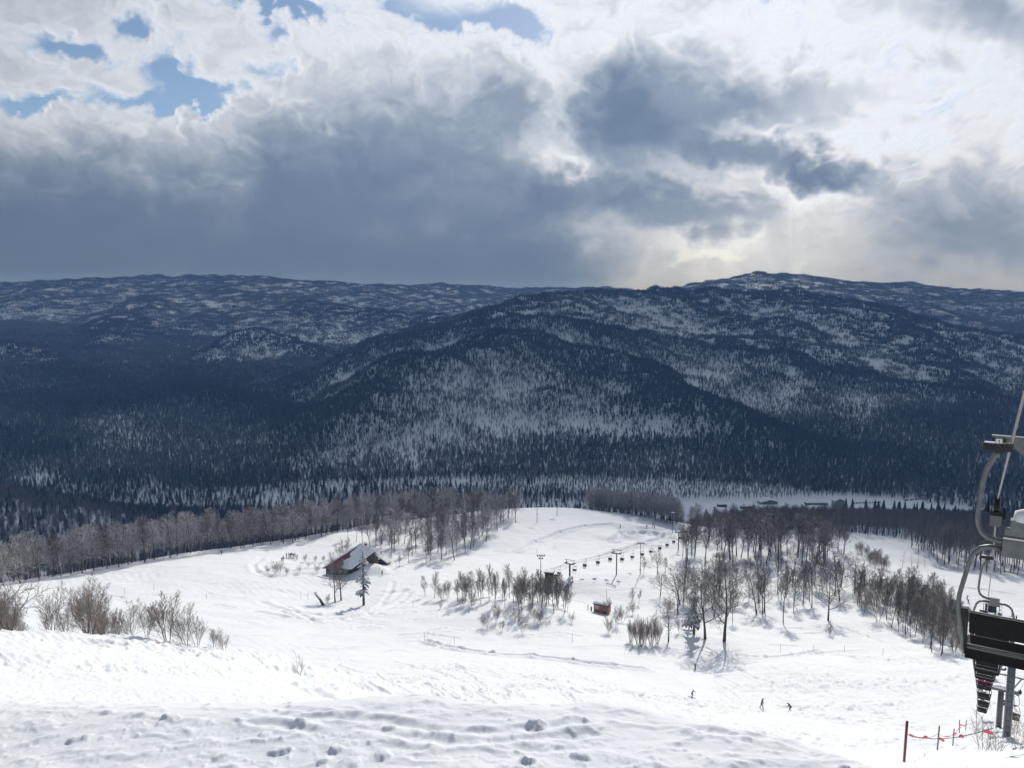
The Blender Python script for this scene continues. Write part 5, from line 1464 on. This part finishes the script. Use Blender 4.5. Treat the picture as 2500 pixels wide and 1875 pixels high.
# nearest tower: its arm reaches in from beyond the frame
pA = rope_at(18.0); bx = pA + SIDE * (GAUGE / 2); gb = -0.61 * 18 - 1.2
tA = empty('lift_tower', (bx.x, bx.y, gb), -LAZ, 'nearest lift tower, only its arm with sheaves and number plate reaching into the right edge', 'lift tower', 'towers of the near lift')
h = pA.z - gb
MB().tube([(0, 0, -1), (0, 0, h - 0.5)], 0.24, 14).build('pole', M_PILLAR, tA, True)
a = MB(); a.box((-.45, 0, h - 0.50), (2.1, 0.3, 0.26)); a.box((-1.33, 0, h - 0.68), (0.55, 0.22, 0.16)); a.box((.9, 0, h - .5), (1.6, .3, .26)); a.build('crossarm', M_STEEL, tA, bevel=0.012)
MB().blob((-1.02, 0, h - 0.38), (0.46, 0.26, 0.36), 12, 5, 0.08, 5, half=True).build('snow_cap', M_SNOWCAP, tA, True)
sheaves(tA, -GAUGE / 2, h - 0.21, 5, 0.19, 0.43, -0.46); sheaves(tA, GAUGE / 2, h - 0.21, 5, 0.19, 0.43, -0.46)
w = MB(); t = h + 1.62
w.box((0, 0, t), (4.0, 0.16, 0.05)); w.box((-.1, .05, t - .16), (3.5, .03, .26)); w.beam((-1.2, 0, t - .05), (-.5, 0, h - .4), .14); w.beam((1.2, 0, t - .05), (.5, 0, h - .4), .14)
w.prism([(-1.52, .03, t - .28), (-.6, .03, t - .28), (-.75, .03, t - .95)], (0, .03, 0))
fr = w.build('lifting_frame', M_STEEL, tA)
d = MB(); d.box((-1.96, 0, t - .17), (.05, .06, .3)); d.box((-1.73, 0, t - .17), (.05, .06, .3)); d.build('hanger_strap', M_DARKSTEEL, tA)
pl = MB().box((-1.845, -0.09, t - .12), (.13, .012, .14)).build('number_plate', M_WHITE, tA)
g1 = MB(); g1.box((-1.84, -0.1, t - .12), (.014, .008, .08)); g1.box((-1.85, -0.1, t - .09), (.02, .008, .014)); g1.build('number', M_DARKSTEEL, pl)
for k, (Y, lab) in enumerate(((55, 'grey lift tower with thick round pole standing in a snow heap'), (85, 'grey lift tower behind and left of the nearer pole'), (140, 'lift tower farther down the near lift'), (200, 'lift tower closest to the lift base'))):
    p = rope_at(Y) + SIDE * (GAUGE / 2); g_ = onground(p.x, p.y)
    lift_tower(g_, LAZ, max(p.z - g_.z - 0.62, 2.0), GAUGE, lab, 'towers of the near lift', 0.27 if Y < 60 else 0.31, -0.5, vframe=(Y > 60))
    if Y < 60: tag(MB().blob(g_ + Vector((-0.1, -0.75, -0.15)), (0.85, 0.7, 0.95), 14, 6, 0.05, 8, half=True).build('snow_pile', M_SNOWCAP, None, True), 'rounded heap of snow at the foot of the nearer grey tower', 'snow pile')
# base of the near lift
sb = hit(2418, 1497); st = empty('lift_base_station', sb, -LAZ, 'dark drive housing of the near lift base with its steel frame', 'lift station')
MB().box((0, 0, 2.6), (3.2, 4.5, 2.0)).build('machine_housing', M_DARKSTEEL, st, bevel=0.05)
for s in (-1, 1):
    for q in (-1.6, 1.6): MB().beam((s * 1.3, q, -0.5), (s * 1.3, q, 1.7), 0.25).build('leg', M_DARKSTEEL, st)
MB().tube([(0, -1.2, 1.25), (0, -1.2, 1.45)], 1.7, 20).build('bullwheel', M_DARKSTEEL, st)
MB().blob((0, 0, 3.6), (1.7, 2.3, 0.45), 12, 4, 0.06, 3, half=True).build('snow_cap', M_SNOWCAP, st, True)
MB().tube([(-2.0, -1, -0.3), (-2.0, -1, 4.4)], 0.09, 6).build('post', M_DARKSTEEL, st); MB().tube([(2.4, -1, -0.3), (2.4, -1, 4.0)], 0.09, 6).build('post', M_DARKSTEEL, st)
hb = hit(2345, 1512); st = empty('operator_hut', hb, -0.3, 'low dark hut with windows and a railing left of the near lift base', 'hut')
MB().box((0, 0, 1.2), (4.6, 3.2, 2.4)).build('wall', M_GREYWALL, st); MB().box((0, 0, 2.9), (5.0, 3.6, 1.0)).build('upper_wall', M_TRIM, st)
for k in range(3): MB().box((-1.4 + 1.4 * k, -1.82, 2.9), (1.0, 0.06, 0.6)).build('window', M_GLASS, st)
MB().box((0, 0, 3.47), (5.3, 3.9, 0.14)).build('roof', M_TRIM, st)
rl = MB()
for k in range(5): rl.beam((-2.4 + 1.2 * k, -1.7, 3.5), (-2.4 + 1.2 * k, -1.7, 4.9), 0.07)
rl.beam((-2.4, -1.7, 4.9), (2.4, -1.7, 4.9), 0.08); rl.build('railing', M_STEEL, st)
bb = hit(2329, 1476); st = empty('grey_booth', bb, 0.25, 'small square grey booth standing at the end of the snow bank', 'booth')
MB().box((0, 0, 0.9), (1.9, 1.9, 2.4)).build('wall', M_GREYWALL, st); MB().box((0.2, -0.96, 1.0), (0.9, 0.05, 1.2)).build('window', M_TRIM, st); MB().box((0, 0, 2.17), (2.2, 2.2, 0.15)).build('roof', M_WHITE, st)

# second lift, in the middle of the field
def L2(px, py): return hit(px, py)
bases = [L2(1391,1411), L2(1505,1403), L2(1656,1344), L2(1732,1313)]
laz = math.atan2(bases[2].x - bases[0].x, bases[2].y - bases[0].y)
def az_between(a, b): return math.atan2(b.x - a.x, b.y - a.y)
Hs = [4.9, 7.6, 8.0, 7.0]
tl = ['lift tower right above the bullwheel of the small station', 'lift tower with V-shaped frame in the open middle of the field', 'slim lift tower farther along beside the dense wood', 'farthest visible lift tower with a cap of snow']
G2 = 3.0
heads = []
for i, (b_, H, lab) in enumerate(zip(bases, Hs, tl)):
    az = az_between(bases[max(i - 1, 0)], bases[min(i + 1, 3)])
    az = 0.5 * az + 0.5 * laz
    lift_tower(b_, az * 0.55, H, G2, lab, 'towers of the lift in the middle of the field', 0.19 if i else 0.28, 0.1, True, i in (3,), M_DARKSTEEL, 0.75)
    sd = Vector((math.cos(az * 0.55), -math.sin(az * 0.55), 0))
    heads.append((b_ + Vector((0, 0, H + 0.62)), sd))
drive = hit(1352, 1418) + Vector((0, 0, 3.1))
endp = hit(1790, 1292) + Vector((0, 0, 6))
for s, lab in ((-1, 'left haul rope of the lift in the middle of the field'), (1, 'right haul rope of the lift in the middle of the field')):
    pts = [drive + Vector((s * 1.4, 0, 0))] + [h_ + sd * (s * G2 / 2) for h_, sd in heads] + [endp + Vector((s * 1.5, 0, 0))]
    fine = []
    for a, b in zip(pts[:-1], pts[1:]):
        L = (b - a).length
        for k in range(8):
            t = k / 8; fine.append(a.lerp(b, t) - Vector((0, 0, 4 * t * (1 - t) * L * 0.018)))
    fine.append(pts[-1])
    tag(MB().tube(fine, 0.03, 5).build('haul_rope', M_ROPE, None), lab, 'cable')
    if s < 0: ropeL = fine
    else: ropeR = fine
def rope_px(rope, px):
    for a, b in zip(rope[:-1], rope[1:]):
        pa, pb = project(a.x, a.y, a.z)[0], project(b.x, b.y, b.z)[0]
        if pa <= px <= pb: return a.lerp(b, (px - pa) / (pb - pa))
    return rope[-1]
s0 = None
spec = [(1429,'L',2),(1461,'L',2),(1491,'L',2),(1520,'R',2),(1545,'R',1),(1569,'R',2),(1590,'R',1),(1612,'R',2),(1630,'R',2),(1646,'R',2),(1662,'R',2),(1680,'R',1),(1696,'R',2),(1708,'R',1),(1722,'R',2),(1404,'R',0),(1366,'L',0)]
k = 0
for px, side, n in spec:
    p = rope_px(ropeL if side == 'L' else ropeR, px)
    gz = gz_at(np.array([p.x]), np.array([p.y]))[0]
    if p.z - 3.3 < gz: p = Vector((p.x, p.y, gz + 3.5))
    if s0 is None: c = s0 = make_chair('', 'chairs of the lift in the middle of the field', footrest=True)
    else: c = copy_tree(s0)
    c.location = p; c.rotation_euler = (0, 0, math.pi - laz * 0.5); c.scale = (1.0, 1.0, 0.88)
    ordn = ('first second third fourth fifth sixth seventh eighth ninth tenth eleventh twelfth thirteenth fourteenth fifteenth'.split() + ['first', 'first'])[k]; k += 1
    where = 'between the station and the first open tower' if px < 1505 else ('between the open tower and the slim tower' if px < 1656 else 'beyond the slim tower beside the wood')
    c['label'] = ('empty little chair %s' % ('below the first lift tower' if px > 1400 else 'under the station bullwheel')) if n == 0 else ('%s little lift chair counted from the station, with %s rider%s' % (ordn, {1: 'one', 2: 'two'}[n], 's' if n > 1 else ''))
    for q in range(n):
        o = -0.28 + 0.56 * q if n == 2 else 0.1
        rot = Matrix.Rotation(math.pi - laz * 0.5, 3, 'Z')
        person(p + rot @ Vector((0.15 + o, 0.12, -3.06 * 0.88)), math.pi - laz * 0.5, 'sit', rnd.choice(('black', 'navy', 'grey', 'black', 'olive')), 'black', ('left' if n == 2 and q else ('right' if n == 2 else 'single')) + ' rider on the %s little lift chair counted from the station' % ordn, 'riders on the lift in the middle of the field', gear='hang', visage=False)
# station
s1 = hit(1343, 1424); S = empty('lift_station', s1, -0.25, 'small lift station with dark shelter, big horizontal bullwheel and snowy ramp', 'lift station')
MB().box((-0.6, 1.2, 1.9), (2.6, 2.2, 3.0)).build('shelter', M_DARKWOOD, S)
rf = MB().prism([(-2.3, 0, 3.4), (1.2, 0, 3.4), (1.35, 0, 4.0), (1.15, 0, 3.6), (-2.3, 0, 3.62)], (0, 2.6, 0)).build('shelter_roof', M_DARKWOOD, S)
MB().box((-0.55, 1.3, 3.7), (3.3, 2.4, 0.25)).build('roof_snow', M_SNOWCAP, rf, bevel=0.08)
MB().box((-1.2, -0.6, 0.9), (1.6, 1.0, 0.9)).build('control_box', M_OLIVE, S, bevel=0.03)
for q in (-1.9, -0.5): MB().beam((q, -0.9, -1.2), (q, -0.9, 0.5), 0.15).build('leg', M_DARKSTEEL, S)
W = MB(); cx, cyy, cz, Rw = 1.7, -0.6, 2.3, 1.75
pts = [(cx + Rw * math.cos(2 * math.pi * i / 28), cyy + Rw * math.sin(2 * math.pi * i / 28), cz) for i in range(29)]
W.tube(pts, 0.13, 6, cap=False)
for i in range(8):
    a = 2 * math.pi * i / 8
    W.beam((cx, cyy, cz), (cx + Rw * math.cos(a), cyy + Rw * math.sin(a), cz), 0.12, 0.16)
W.tube([(cx, cyy, cz - 0.25), (cx, cyy, cz + 0.35)], 0.3, 10)
W.build('bullwheel', M_DARKSTEEL, S)
MB().box((1.2, 0.2, 3.0), (4.6, 0.35, 0.28)).build('gantry_beam', M_DARKSTEEL, S)
MB().tube([(2.4, -1.2, -1.2), (2.4, -1.2, 2.0)], 0.38, 10).build('column', M_CONCRETE, S); MB().tube([(-0.3, 0.4, -1), (-0.3, 0.4, 2.9)], 0.2, 8).build('column', M_DARKSTEEL, S)
rm_ = MB().prism([(3.4, -5.5, -0.8), (4.6, -5.5, -0.8), (7.4, 3.0, 1.9), (6.2, 3.0, 1.9)], (0, 0, 0.22)).build('ramp', M_SNOWCAP, S, bevel=0.05)
ft = MB()
ft.beam((7.3, 2.8, 1.85), (5.0, -4.3, -0.7), 0.22)
for q in ((7.3, 2.6), (6.3, -0.5)):
    ft.beam((q[0], q[1], -2.4), (q[0], q[1], 1.8 if q[1] > 0 else 0.7), 0.2)
ft.beam((7.3, 2.6, 0.2), (6.3, -0.5, 0.2), 0.14); ft.build('ramp_frame', M_DARKSTEEL, S)
MB().box((1.6, -2.6, -0.35), (5.0, 4.2, 0.5)).build('deck', M_SNOWCAP, S, bevel=0.08)

# floodlight poles
def floodlight(p, H, n, label, snow=False):
    r = empty('floodlight_pole', p, 0, label, 'floodlight', 'floodlight poles beside the piste')
    MB().tube([(0, 0, -0.5), (0, 0, H)], [0.13, 0.09], 8).build('pole', M_DARKSTEEL, r, True)
    MB().beam((-1.15, 0, H - 0.1), (1.15, 0, H - 0.1), 0.1).build('crossbar', M_DARKSTEEL, r)
    if n > 4: MB().beam((-0.6, 0, H - 0.9), (0.6, 0, H - 0.9), 0.09).build('crossbar', M_DARKSTEEL, r)
    for k in range(n):
        if k < 4: x, z = -1.1 + 2.2 * k / 3, H + 0.2
        else: x, z = (-0.5 if k == 4 else 0.5), H - 0.75
        q = Vector((x, -0.15, z)); l = MB(); l.tube([q + Vector((0, 0.2, 0.12)), q + Vector((0, -0.2, -0.1))], [0.16, 0.27], 10); l.build('lamp', M_DARKSTEEL, r)
    MB().box((0.16, -0.1, H * 0.55), (0.3, 0.25, 0.5)).build('switch_box', M_DARKSTEEL, r)
    if snow: MB().blob((0, 0, H + 0.3), (1.2, 0.4, 0.5), 10, 4, 0.1, 2, half=True).build('snow_cap', M_SNOWCAP, r, True)
for px, py, top, n, lab, sn in ((1320,1441,1357,6,'tall floodlight pole with a cluster of lamps left of the small lift station',False),(1563,1403,1327,4,'floodlight pole with four lamps right of the open lift tower',False),(1311,1276,1238,4,'distant floodlight pole at the upper left edge of the piste',False),
                                (1360,1259,1223,4,'farthest floodlight pole on the crest of the piste',True),(1642,1302,1254,4,'floodlight pole with snowy head before the trees at the far lift end',True),(1675,1392,1298,2,'tall thin lamp pole at the left edge of the dense wood',False)):
    p = hit(px, py); floodlight(p, (py - top) * mpp(p) * 1.03, n, lab, sn)

# ribbon fence
f = empty('ribbon_fence', (0, 0, 0), 0, 'rope fence with pink ribbons on thin poles running down the slope at the lower right', 'fence')
posts = []
for px, Y, hgt, mt in ((2211, 25, 1.66, M_REDPOLE), (2291, 41, 1.62, M_GREYPOLE), (2328, 54, 1.35, M_GREYPOLE), (2343, 70, 1.6, M_GREYPOLE), (2357, 88, 1.6, M_REDPOLE)):
    x = (px - 1250) / F * (Y * CP + 0.6 * Y * SP); b_ = onground(x, Y); posts.append((b_, hgt))
    lean = Vector((-0.1 if px == 2343 else 0.03, 0, hgt))
    MB().tube([b_ - Vector((0, 0, 0.3)), b_ + lean], 0.045 if px == 2211 else 0.04, 8).build('post', mt, f, True)
b0 = posts[0][0]; nxt = Vector((b0.x - 3.0, b0.y - 9.0, 0)); nxt = onground(nxt.x, nxt.y)
tops = [nxt + Vector((0, 0, 0.9))] + [b_ + Vector((0, 0, h_ * 0.72)) for b_, h_ in posts]
rp_ = []
for a, b in zip(tops[:-1], tops[1:]):
    for k in range(14):
        t = k / 14; rp_.append(a.lerp(b, t) - Vector((0, 0, 4 * t * (1 - t) * 0.22)))
rp_.append(tops[-1])
MB().tube(rp_, 0.011, 5).build('rope', M_GREYPOLE, f)
for i, p in enumerate(rp_):
    far_ = i > 13
    if not far_ and i % 3 != 1: continue
    if far_ and rnd.random() < 0.45: continue
    s_ = rnd.uniform(0.12, 0.24) if not far_ else rnd.uniform(0.1, 0.24)
    a = rnd.uniform(-0.6, 0.6); d_ = Vector((math.cos(a), math.sin(a) * 0.4, rnd.uniform(-0.5, 0.1)))
    w_ = 0.035 if not far_ else 0.022
    m_ = MB(); m_.prism([p + Vector((0, 0, w_)), p + d_ * s_ * 0.5 + Vector((0, 0.03, w_ * 1.5)), p + d_ * s_ + Vector((0, 0, w_)), p + d_ * s_ - Vector((0, 0, w_)), p + d_ * s_ * 0.5 + Vector((0, 0.03, -w_)), p - Vector((0, 0, w_))], (0, 0.012, 0)); m_.build('ribbon', M_PINK, f)

# marker poles along the edges of the runs
mk = [(1905,1592,'below the three close trunks'),(1985,1590,'below the gnarled tree, right of another stick'),(2062,1592,'in the middle of the open slope at right'),(2155,1600,'left of the lower end of the right tree band'),(1672,1590,'beside the long tree shadow'),(1398,1568,'below the orange hut'),(1036,1566,'at the left end of the dark bank edge'),
      (1110,1574,'on the dark bank edge, second from its left end'),(950,1470,'where the tracks bend right of the conifer'),(1008,1482,'left of the station copse'),(305,1450,'in the empty field above the bushy crest row'),(376,1442,'in the empty field above the open young tree'),(505,1462,'in the empty field left of the leaning stump'),
      (735,1460,'just left of the leaning stump'),(752,1465,'close above the leaning stump'),(1250,1420,'above the station copse'),(1270,1400,'left of the tall floodlight pole'),(1355,1338,'on the piste above the small station'),(1310,1350,'on the piste up left of the small station')]
for px, py, wh in mk:
    p = hit(px, py); r = empty('marker_pole', p, 0, 'thin marker stick ' + wh, 'marker pole', 'thin marker sticks along the runs')
    MB().tube([(0, 0, -0.3), (rnd.uniform(-.15, .15), 0, rnd.uniform(1.4, 2.2))], 0.035, 5).build('stick', M_GREYPOLE, r)
# ------------------------------------------------------------------ chalet
def P3(px, py, z):
    d = raydir(px, py); return Vector(d * (z / d[2]))
gzc = hit(812, 1404).z
Lp, Rp = P3(786, 1388, gzc + 2.4), P3(858, 1391, gzc + 2.0)
def slope_pt(px, py, Y0, z0, k):
    d = raydir(px, py); t = (Y0 * k - z0) / (d[1] * k - d[2]); return Vector(d * t)
T1 = slope_pt(880, 1328, Lp.y, Lp.z, 0.70); T2 = slope_pt(916, 1346, Rp.y, Rp.z, 0.62)
ch = empty('chalet', (Lp.x, Lp.y, gzc), 0, 'dark timber chalet with big red roof half covered in snow', 'house')
o_ = Vector((Lp.x, Lp.y, gzc))
lp, rp2, t1, t2 = Lp - o_, Rp - o_, T1 - o_, T2 - o_
nrm = (rp2 - lp).cross(t1 - lp).normalized()
if nrm.z < 0: nrm = -nrm
back = Vector((0.5, 7.0, -4.2)); b1, b2 = t1 + back, t2 + back
MB().prism([lp, rp2, t2, t1], nrm * 0.25).build('roof', M_REDROOF, ch)
MB().prism([t1, t2, b2, b1], Vector((0.2, 0.3, 0.3)).normalized() * 0.3).build('roof', M_SNOWCAP, ch)
def rp_pt(u, v): return (lp.lerp(rp2, u)).lerp(t1.lerp(t2, u), v) + nrm * 0.25
sn = [(0.60, 0.06), (0.80, -0.02), (1.02, 0.0), (1.02, 0.5), (1.01, 1.0), (0.5, 1.02), (0.12, 1.0), (0.10, 0.88), (0.16, 0.80), (0.20, 0.62), (0.42, 0.50), (0.36, 0.3), (0.55, 0.2)]
MB().prism([rp_pt(u, v) for u, v in sn], nrm * 0.35).build('roof_snow', M_SNOWCAP, ch, bevel=0.1)
MB().prism([rp_pt(-0.01, 0.0), rp_pt(0.055, 0.0), rp_pt(0.07, 1.0), rp_pt(-0.01, 1.0)], nrm * 0.18).build('roof_snow', M_SNOWCAP, ch, bevel=0.04)
inset = lambda p, q, k: p.lerp(q, k)
wl, wr = lp.lerp(rp2, 0.06) + Vector((0.5, 0.9, -0.1)), lp.lerp(rp2, 0.97) + Vector((0.2, 0.9, -0.1))
t2i, b2i, t1i, b1i = t2 + Vector((-0.7, 0.3, -0.45)), b2 + Vector((-0.7, -0.3, -0.3)), t1 + Vector((0.6, 0.3, -0.5)), b1 + Vector((0.5, -0.3, -0.3))
dn = lambda p: Vector((p.x, p.y, -2.5))
MB().prism([dn(wl), dn(wr), wr, wl], (0.05, 0.3, 0)).build('front_wall', M_DARKWOOD, ch)
MB().prism([dn(wr), dn(b2i), b2i, t2i, wr], (-0.3, 0.0, 0)).build('side_wall', M_DARKWOOD, ch)
MB().prism([dn(wl), dn(b1i), b1i, t1i, wl], (0.3, 0.0, 0)).build('side_wall', M_DARKWOOD, ch)
MB().prism([dn(b1i), dn(b2i), b2i, b1i], (0, -0.3, 0)).build('back_wall', M_DARKWOOD, ch)
for u in (0.25, 0.55):
    c_ = wl.lerp(wr, u); w_ = MB().box((c_.x, c_.y - 0.04, c_.z - 0.9), (1.3, 0.08, 0.9)).build('window', M_TRIM, ch)
    MB().box((c_.x, c_.y - 0.09, c_.z - 0.9), (1.1, 0.04, 0.7)).build('pane', M_GLASS, w_)
c_ = wl.lerp(wr, 0.8); MB().box((c_.x, c_.y - 0.05, c_.z - 1.15), (1.0, 0.08, 2.0)).build('door', M_TRIM, ch)
rb = t1.lerp(t2, 0.35) + Vector((0, 0.3, 0.1))
cm = MB().box(rb + Vector((0, 0, 0.4)), (0.9, 0.9, 1.3)).build('chimney', M_REDROOF, ch)
MB().blob(rb + Vector((0, 0, 1.0)), (0.8, 0.8, 0.5), 10, 4, 0.08, 4, half=True).build('snow_cap', M_SNOWCAP, cm, True)
# stair and snowy shed roof right of it
pp = hit(930, 1378); fx = empty('entrance_shelter', pp, -0.4, 'low snow-covered shelter with pale railings right of the chalet', 'shelter')
MB().prism([(-3.2, 0, 0.6), (0, 0, 2.0), (2.8, 0, 0.5), (2.8, 0, 0.9), (0, 0, 2.5), (-3.2, 0, 1.1)], (0, 3, 0)).build('roof', M_SNOWCAP, fx, bevel=0.08)
w_ = MB(); w_.box((0, 1.5, 0.2), (4.2, 2.4, 1.4)); w_.build('wall', M_DARKWOOD, fx)
for k in range(5): MB().beam((2.4 + k * 0.5, -0.4 + 0.2 * k, -0.4), (2.4 + k * 0.5, -0.4 + 0.2 * k, 1.2), 0.08).build('post', M_GREYPOLE, fx)
MB().beam((2.4, -0.4, 1.1), (4.4, 0.4, 1.1), 0.08).build('rail', M_PINK, fx)

# ------------------------------------------------------------------ orange hut
hp0 = hit(1466, 1497); hu = empty('ski_patrol_hut', hp0, -0.50, 'small orange-brown hut with thick snow on its roof and skis leaning on it', 'hut')
mw = MB(); mw.box((0, 1.4, 1.15), (4.4, 2.8, 2.7)); mw.build('wall', M_ORANGE, hu)
for k in range(11):
    MB().box((-2.0 + 0.4 * k, -0.012, 1.15), (0.37, 0.05, 2.6)).build('board', M_ORANGE, hu)
MB().box((0, 1.4, 2.56), (4.9, 3.3, 0.14)).build('roof', M_TRIM, hu)
MB().box((0, 1.4, 2.95), (4.8, 3.2, 0.62)).build('roof_snow', M_SNOWCAP, hu, bevel=0.22)
wi = MB().box((-1.15, -0.05, 1.6), (1.35, 0.06, 0.85)).build('window', M_WHITE, hu)
for s in (-0.34, 0.34): MB().box((-1.15 + s, -0.085, 1.6), (0.58, 0.03, 0.7)).build('pane', M_GLASS, wi)
dr = MB().box((1.35, -0.05, 0.85), (0.85, 0.07, 1.9)).build('door', M_TRIM, hu)
MB().box((1.35, -0.095, 1.25), (0.6, 0.03, 0.75)).build('pane', M_GLASS, dr)
for k, (x, y) in enumerate(((2.35, 0.5), (2.4, 0.9), (2.38, 1.4))):
    q = hp0 + Matrix.Rotation(-0.5, 3, 'Z') @ Vector((x + 0.25, y, -0.2))
    tag(MB().beam(q, q + Vector((-0.25, 0.1, 2.2)), 0.11, 0.03).build('ski', (M_PINK, M_WHITE, M_GREYWALL)[k]), ('pink', 'white', 'grey')[k] + ' ski leaning on the right end wall of the orange hut', 'ski')
q = hp0 + Matrix.Rotation(-0.5, 3, 'Z') @ Vector((-2.9, -0.2, 0))
tag(MB().tube([q + Vector((0, 0, -0.4)), q + Vector((0, 0, 1.5))], 0.22, 8).build('barrel_post', M_TRIM), 'dark short post with pale cap left of the orange hut', 'post')
tag(MB().tube([q + Vector((-0.9, 0.3, -0.4)), q + Vector((-1.0, 0.3, 2.0))], 0.12, 8).build('post', M_GREYWALL), 'grey upright board stuck in the snow left of the orange hut', 'post')
q = hit(1482, 1482); tag(MB().tube([q, q + Vector((-0.3, 0, 6.0))], 0.06, 6).build('flag_pole', M_GREYPOLE), 'thin bare pole rising behind the orange hut', 'pole')

# ------------------------------------------------------------------ hamlet on the valley floor
def bpos(px, py): return hit(px, py, 600, 1000)
b = bpos(1878, 1231); hall = empty('hall', b, 0.15, 'wide valley hall with low snowy gable roof, leftmost of the hamlet', 'building')
MB().box((0, 5, 1.8), (22, 14, 4.0)).build('wall', M_GREYWALL, hall)
MB().prism([(-12.5, -2.6, 3.6), (0, -2.6, 7.2), (12.5, -2.6, 3.6), (12.5, -2.6, 4.1), (0, -2.6, 7.8), (-12.5, -2.6, 4.1)], (0, 16, 0)).build('roof', M_SNOWCAP, hall)
for k in range(6): MB().box((-8 + k * 3.2, -2.06, 2.2), (1.6, 0.1, 1.4)).build('window', M_TRIM, hall)
b = bpos(1995, 1233); lodge = empty('long_lodge', b, 0.02, 'long low building with flat snowy roof in the middle of the hamlet', 'building')
MB().box((0, 4, 1.6), (27, 9, 3.6)).build('wall', M_TRIM, lodge); MB().box((0, 4, 3.8), (29, 10.5, 0.9)).build('roof_snow', M_SNOWCAP, lodge, bevel=0.2)
for k in range(9): MB().box((-11.5 + k * 2.9, -0.56, 1.9), (1.7, 0.1, 1.2)).build('window', M_GLASS, lodge)
MB().box((1, -1.8, 0.3), (22, 2.4, 1.0)).build('porch_snow', M_SNOWCAP, lodge)
b = bpos(2050, 1240); inn = empty('inn', b, 0.0, 'tall grey inn with snowy cross gables at the right end of the hamlet', 'building')
MB().box((0, 5, 5), (13, 10, 11)).build('wall', M_GREYWALL, inn)
MB().prism([(-7.2, -0.8, 10.2), (0, -0.8, 14.0), (7.2, -0.8, 10.2), (7.2, -0.8, 10.7), (0, -0.8, 14.6), (-7.2, -0.8, 10.7)], (0, 12, 0)).build('roof', M_SNOWCAP, inn)
MB().prism([(-3.6, -1.4, 9.6), (0, -1.4, 12.0), (3.6, -1.4, 9.6)], (0, 4, 0)).build('gable', M_GREYWALL, inn)
for row in range(3):
    for k in range(4):
        w_ = MB().box((-4.6 + k * 3.0, -0.05, 2.2 + row * 3.0), (1.4, 0.12, 1.6)).build('window', M_TRIM, inn); MB().box((-4.6 + k * 3.0, -0.13, 2.2 + row * 3.0), (1.1, 0.04, 1.3)).build('pane', M_GLASS, w_)
for px, py, w, lab in ((1825, 1243, 12, 'small flat-roofed snowy shed left of the hall in the valley'), (1765, 1238, 9, 'dark little cabin half hidden by trees left of the hamlet')):
    b = bpos(px, py); sh = empty('shed', b, 0.1, lab, 'building')
    MB().box((0, 3, 1.2), (w, 6, 3)).build('wall', M_TRIM, sh); MB().box((0, 3, 3.0), (w + 1, 7, 0.6)).build('roof_snow', M_SNOWCAP, sh)
for h_ in (hall, lodge, inn): h_.scale = (0.85, 0.85, 0.72)
# cars
CARM = [simple_mat('car_paint_%s' % n, c, 0.35) for n, c in (('dark', (0.03, 0.035, 0.04)), ('blue', (0.05, 0.07, 0.11)), ('silver', (0.3, 0.31, 0.33)))]
def car(p, rz, m, label, group):
    r = empty('parked_car', p, rz, label, 'car', group)
    MB().prism([(-2.2, -.85, .35), (2.2, -.85, .35), (2.25, -.85, .8), (1.2, -.85, .95), (-1.9, -.85, 1.0), (-2.25, -.85, .85)], (0, 1.7, 0)).build('body', m, r, bevel=0.05)
    MB().prism([(-1.8, -.75, .98), (1.15, -.75, .95), (.45, -.75, 1.5), (-1.5, -.75, 1.52)], (0, 1.5, 0)).build('cabin', M_GLASS, r, bevel=0.05)
    MB().box((-.5, 0, 1.55), (1.9, 1.5, 0.09)).build('roof_snow', M_SNOWCAP, r, bevel=0.03)
    for x in (-1.35, 1.4):
        for y in (-.85, .85): MB().tube([(x, y - .1, .33), (x, y + .1, .33)], .33, 10).build('wheel', M_RUBBER, r)
for i, (px, py) in enumerate(((2212,1222),(2226,1221),(2238,1219),(2252,1219),(2268,1217),(2288,1218))):
    car(bpos(px, py) + Vector((0, 0, 0.05)), rnd.uniform(-.3, .3) + (1.2 if i == 4 else 0.1), CARM[i % 2], ['dark car at the left end of the upper parked row', 'blue car second in the upper parked row', 'dark car beside the fir tips in the upper row', 'blue car fourth in the upper parked row', 'dark car parked end-on by itself', 'blue car at the right end of the valley car park'][i], 'cars parked on the snowy valley car park')
for i in range(9):
    car(bpos(2084 + i * 8, 1229 - i * 0.25) + Vector((0, 0, 0.05)), 1.35 + rnd.uniform(-.15, .15), CARM[i % 3], 'small parked car in the tight lower row right of the inn', 'cars in the lower row right of the inn')
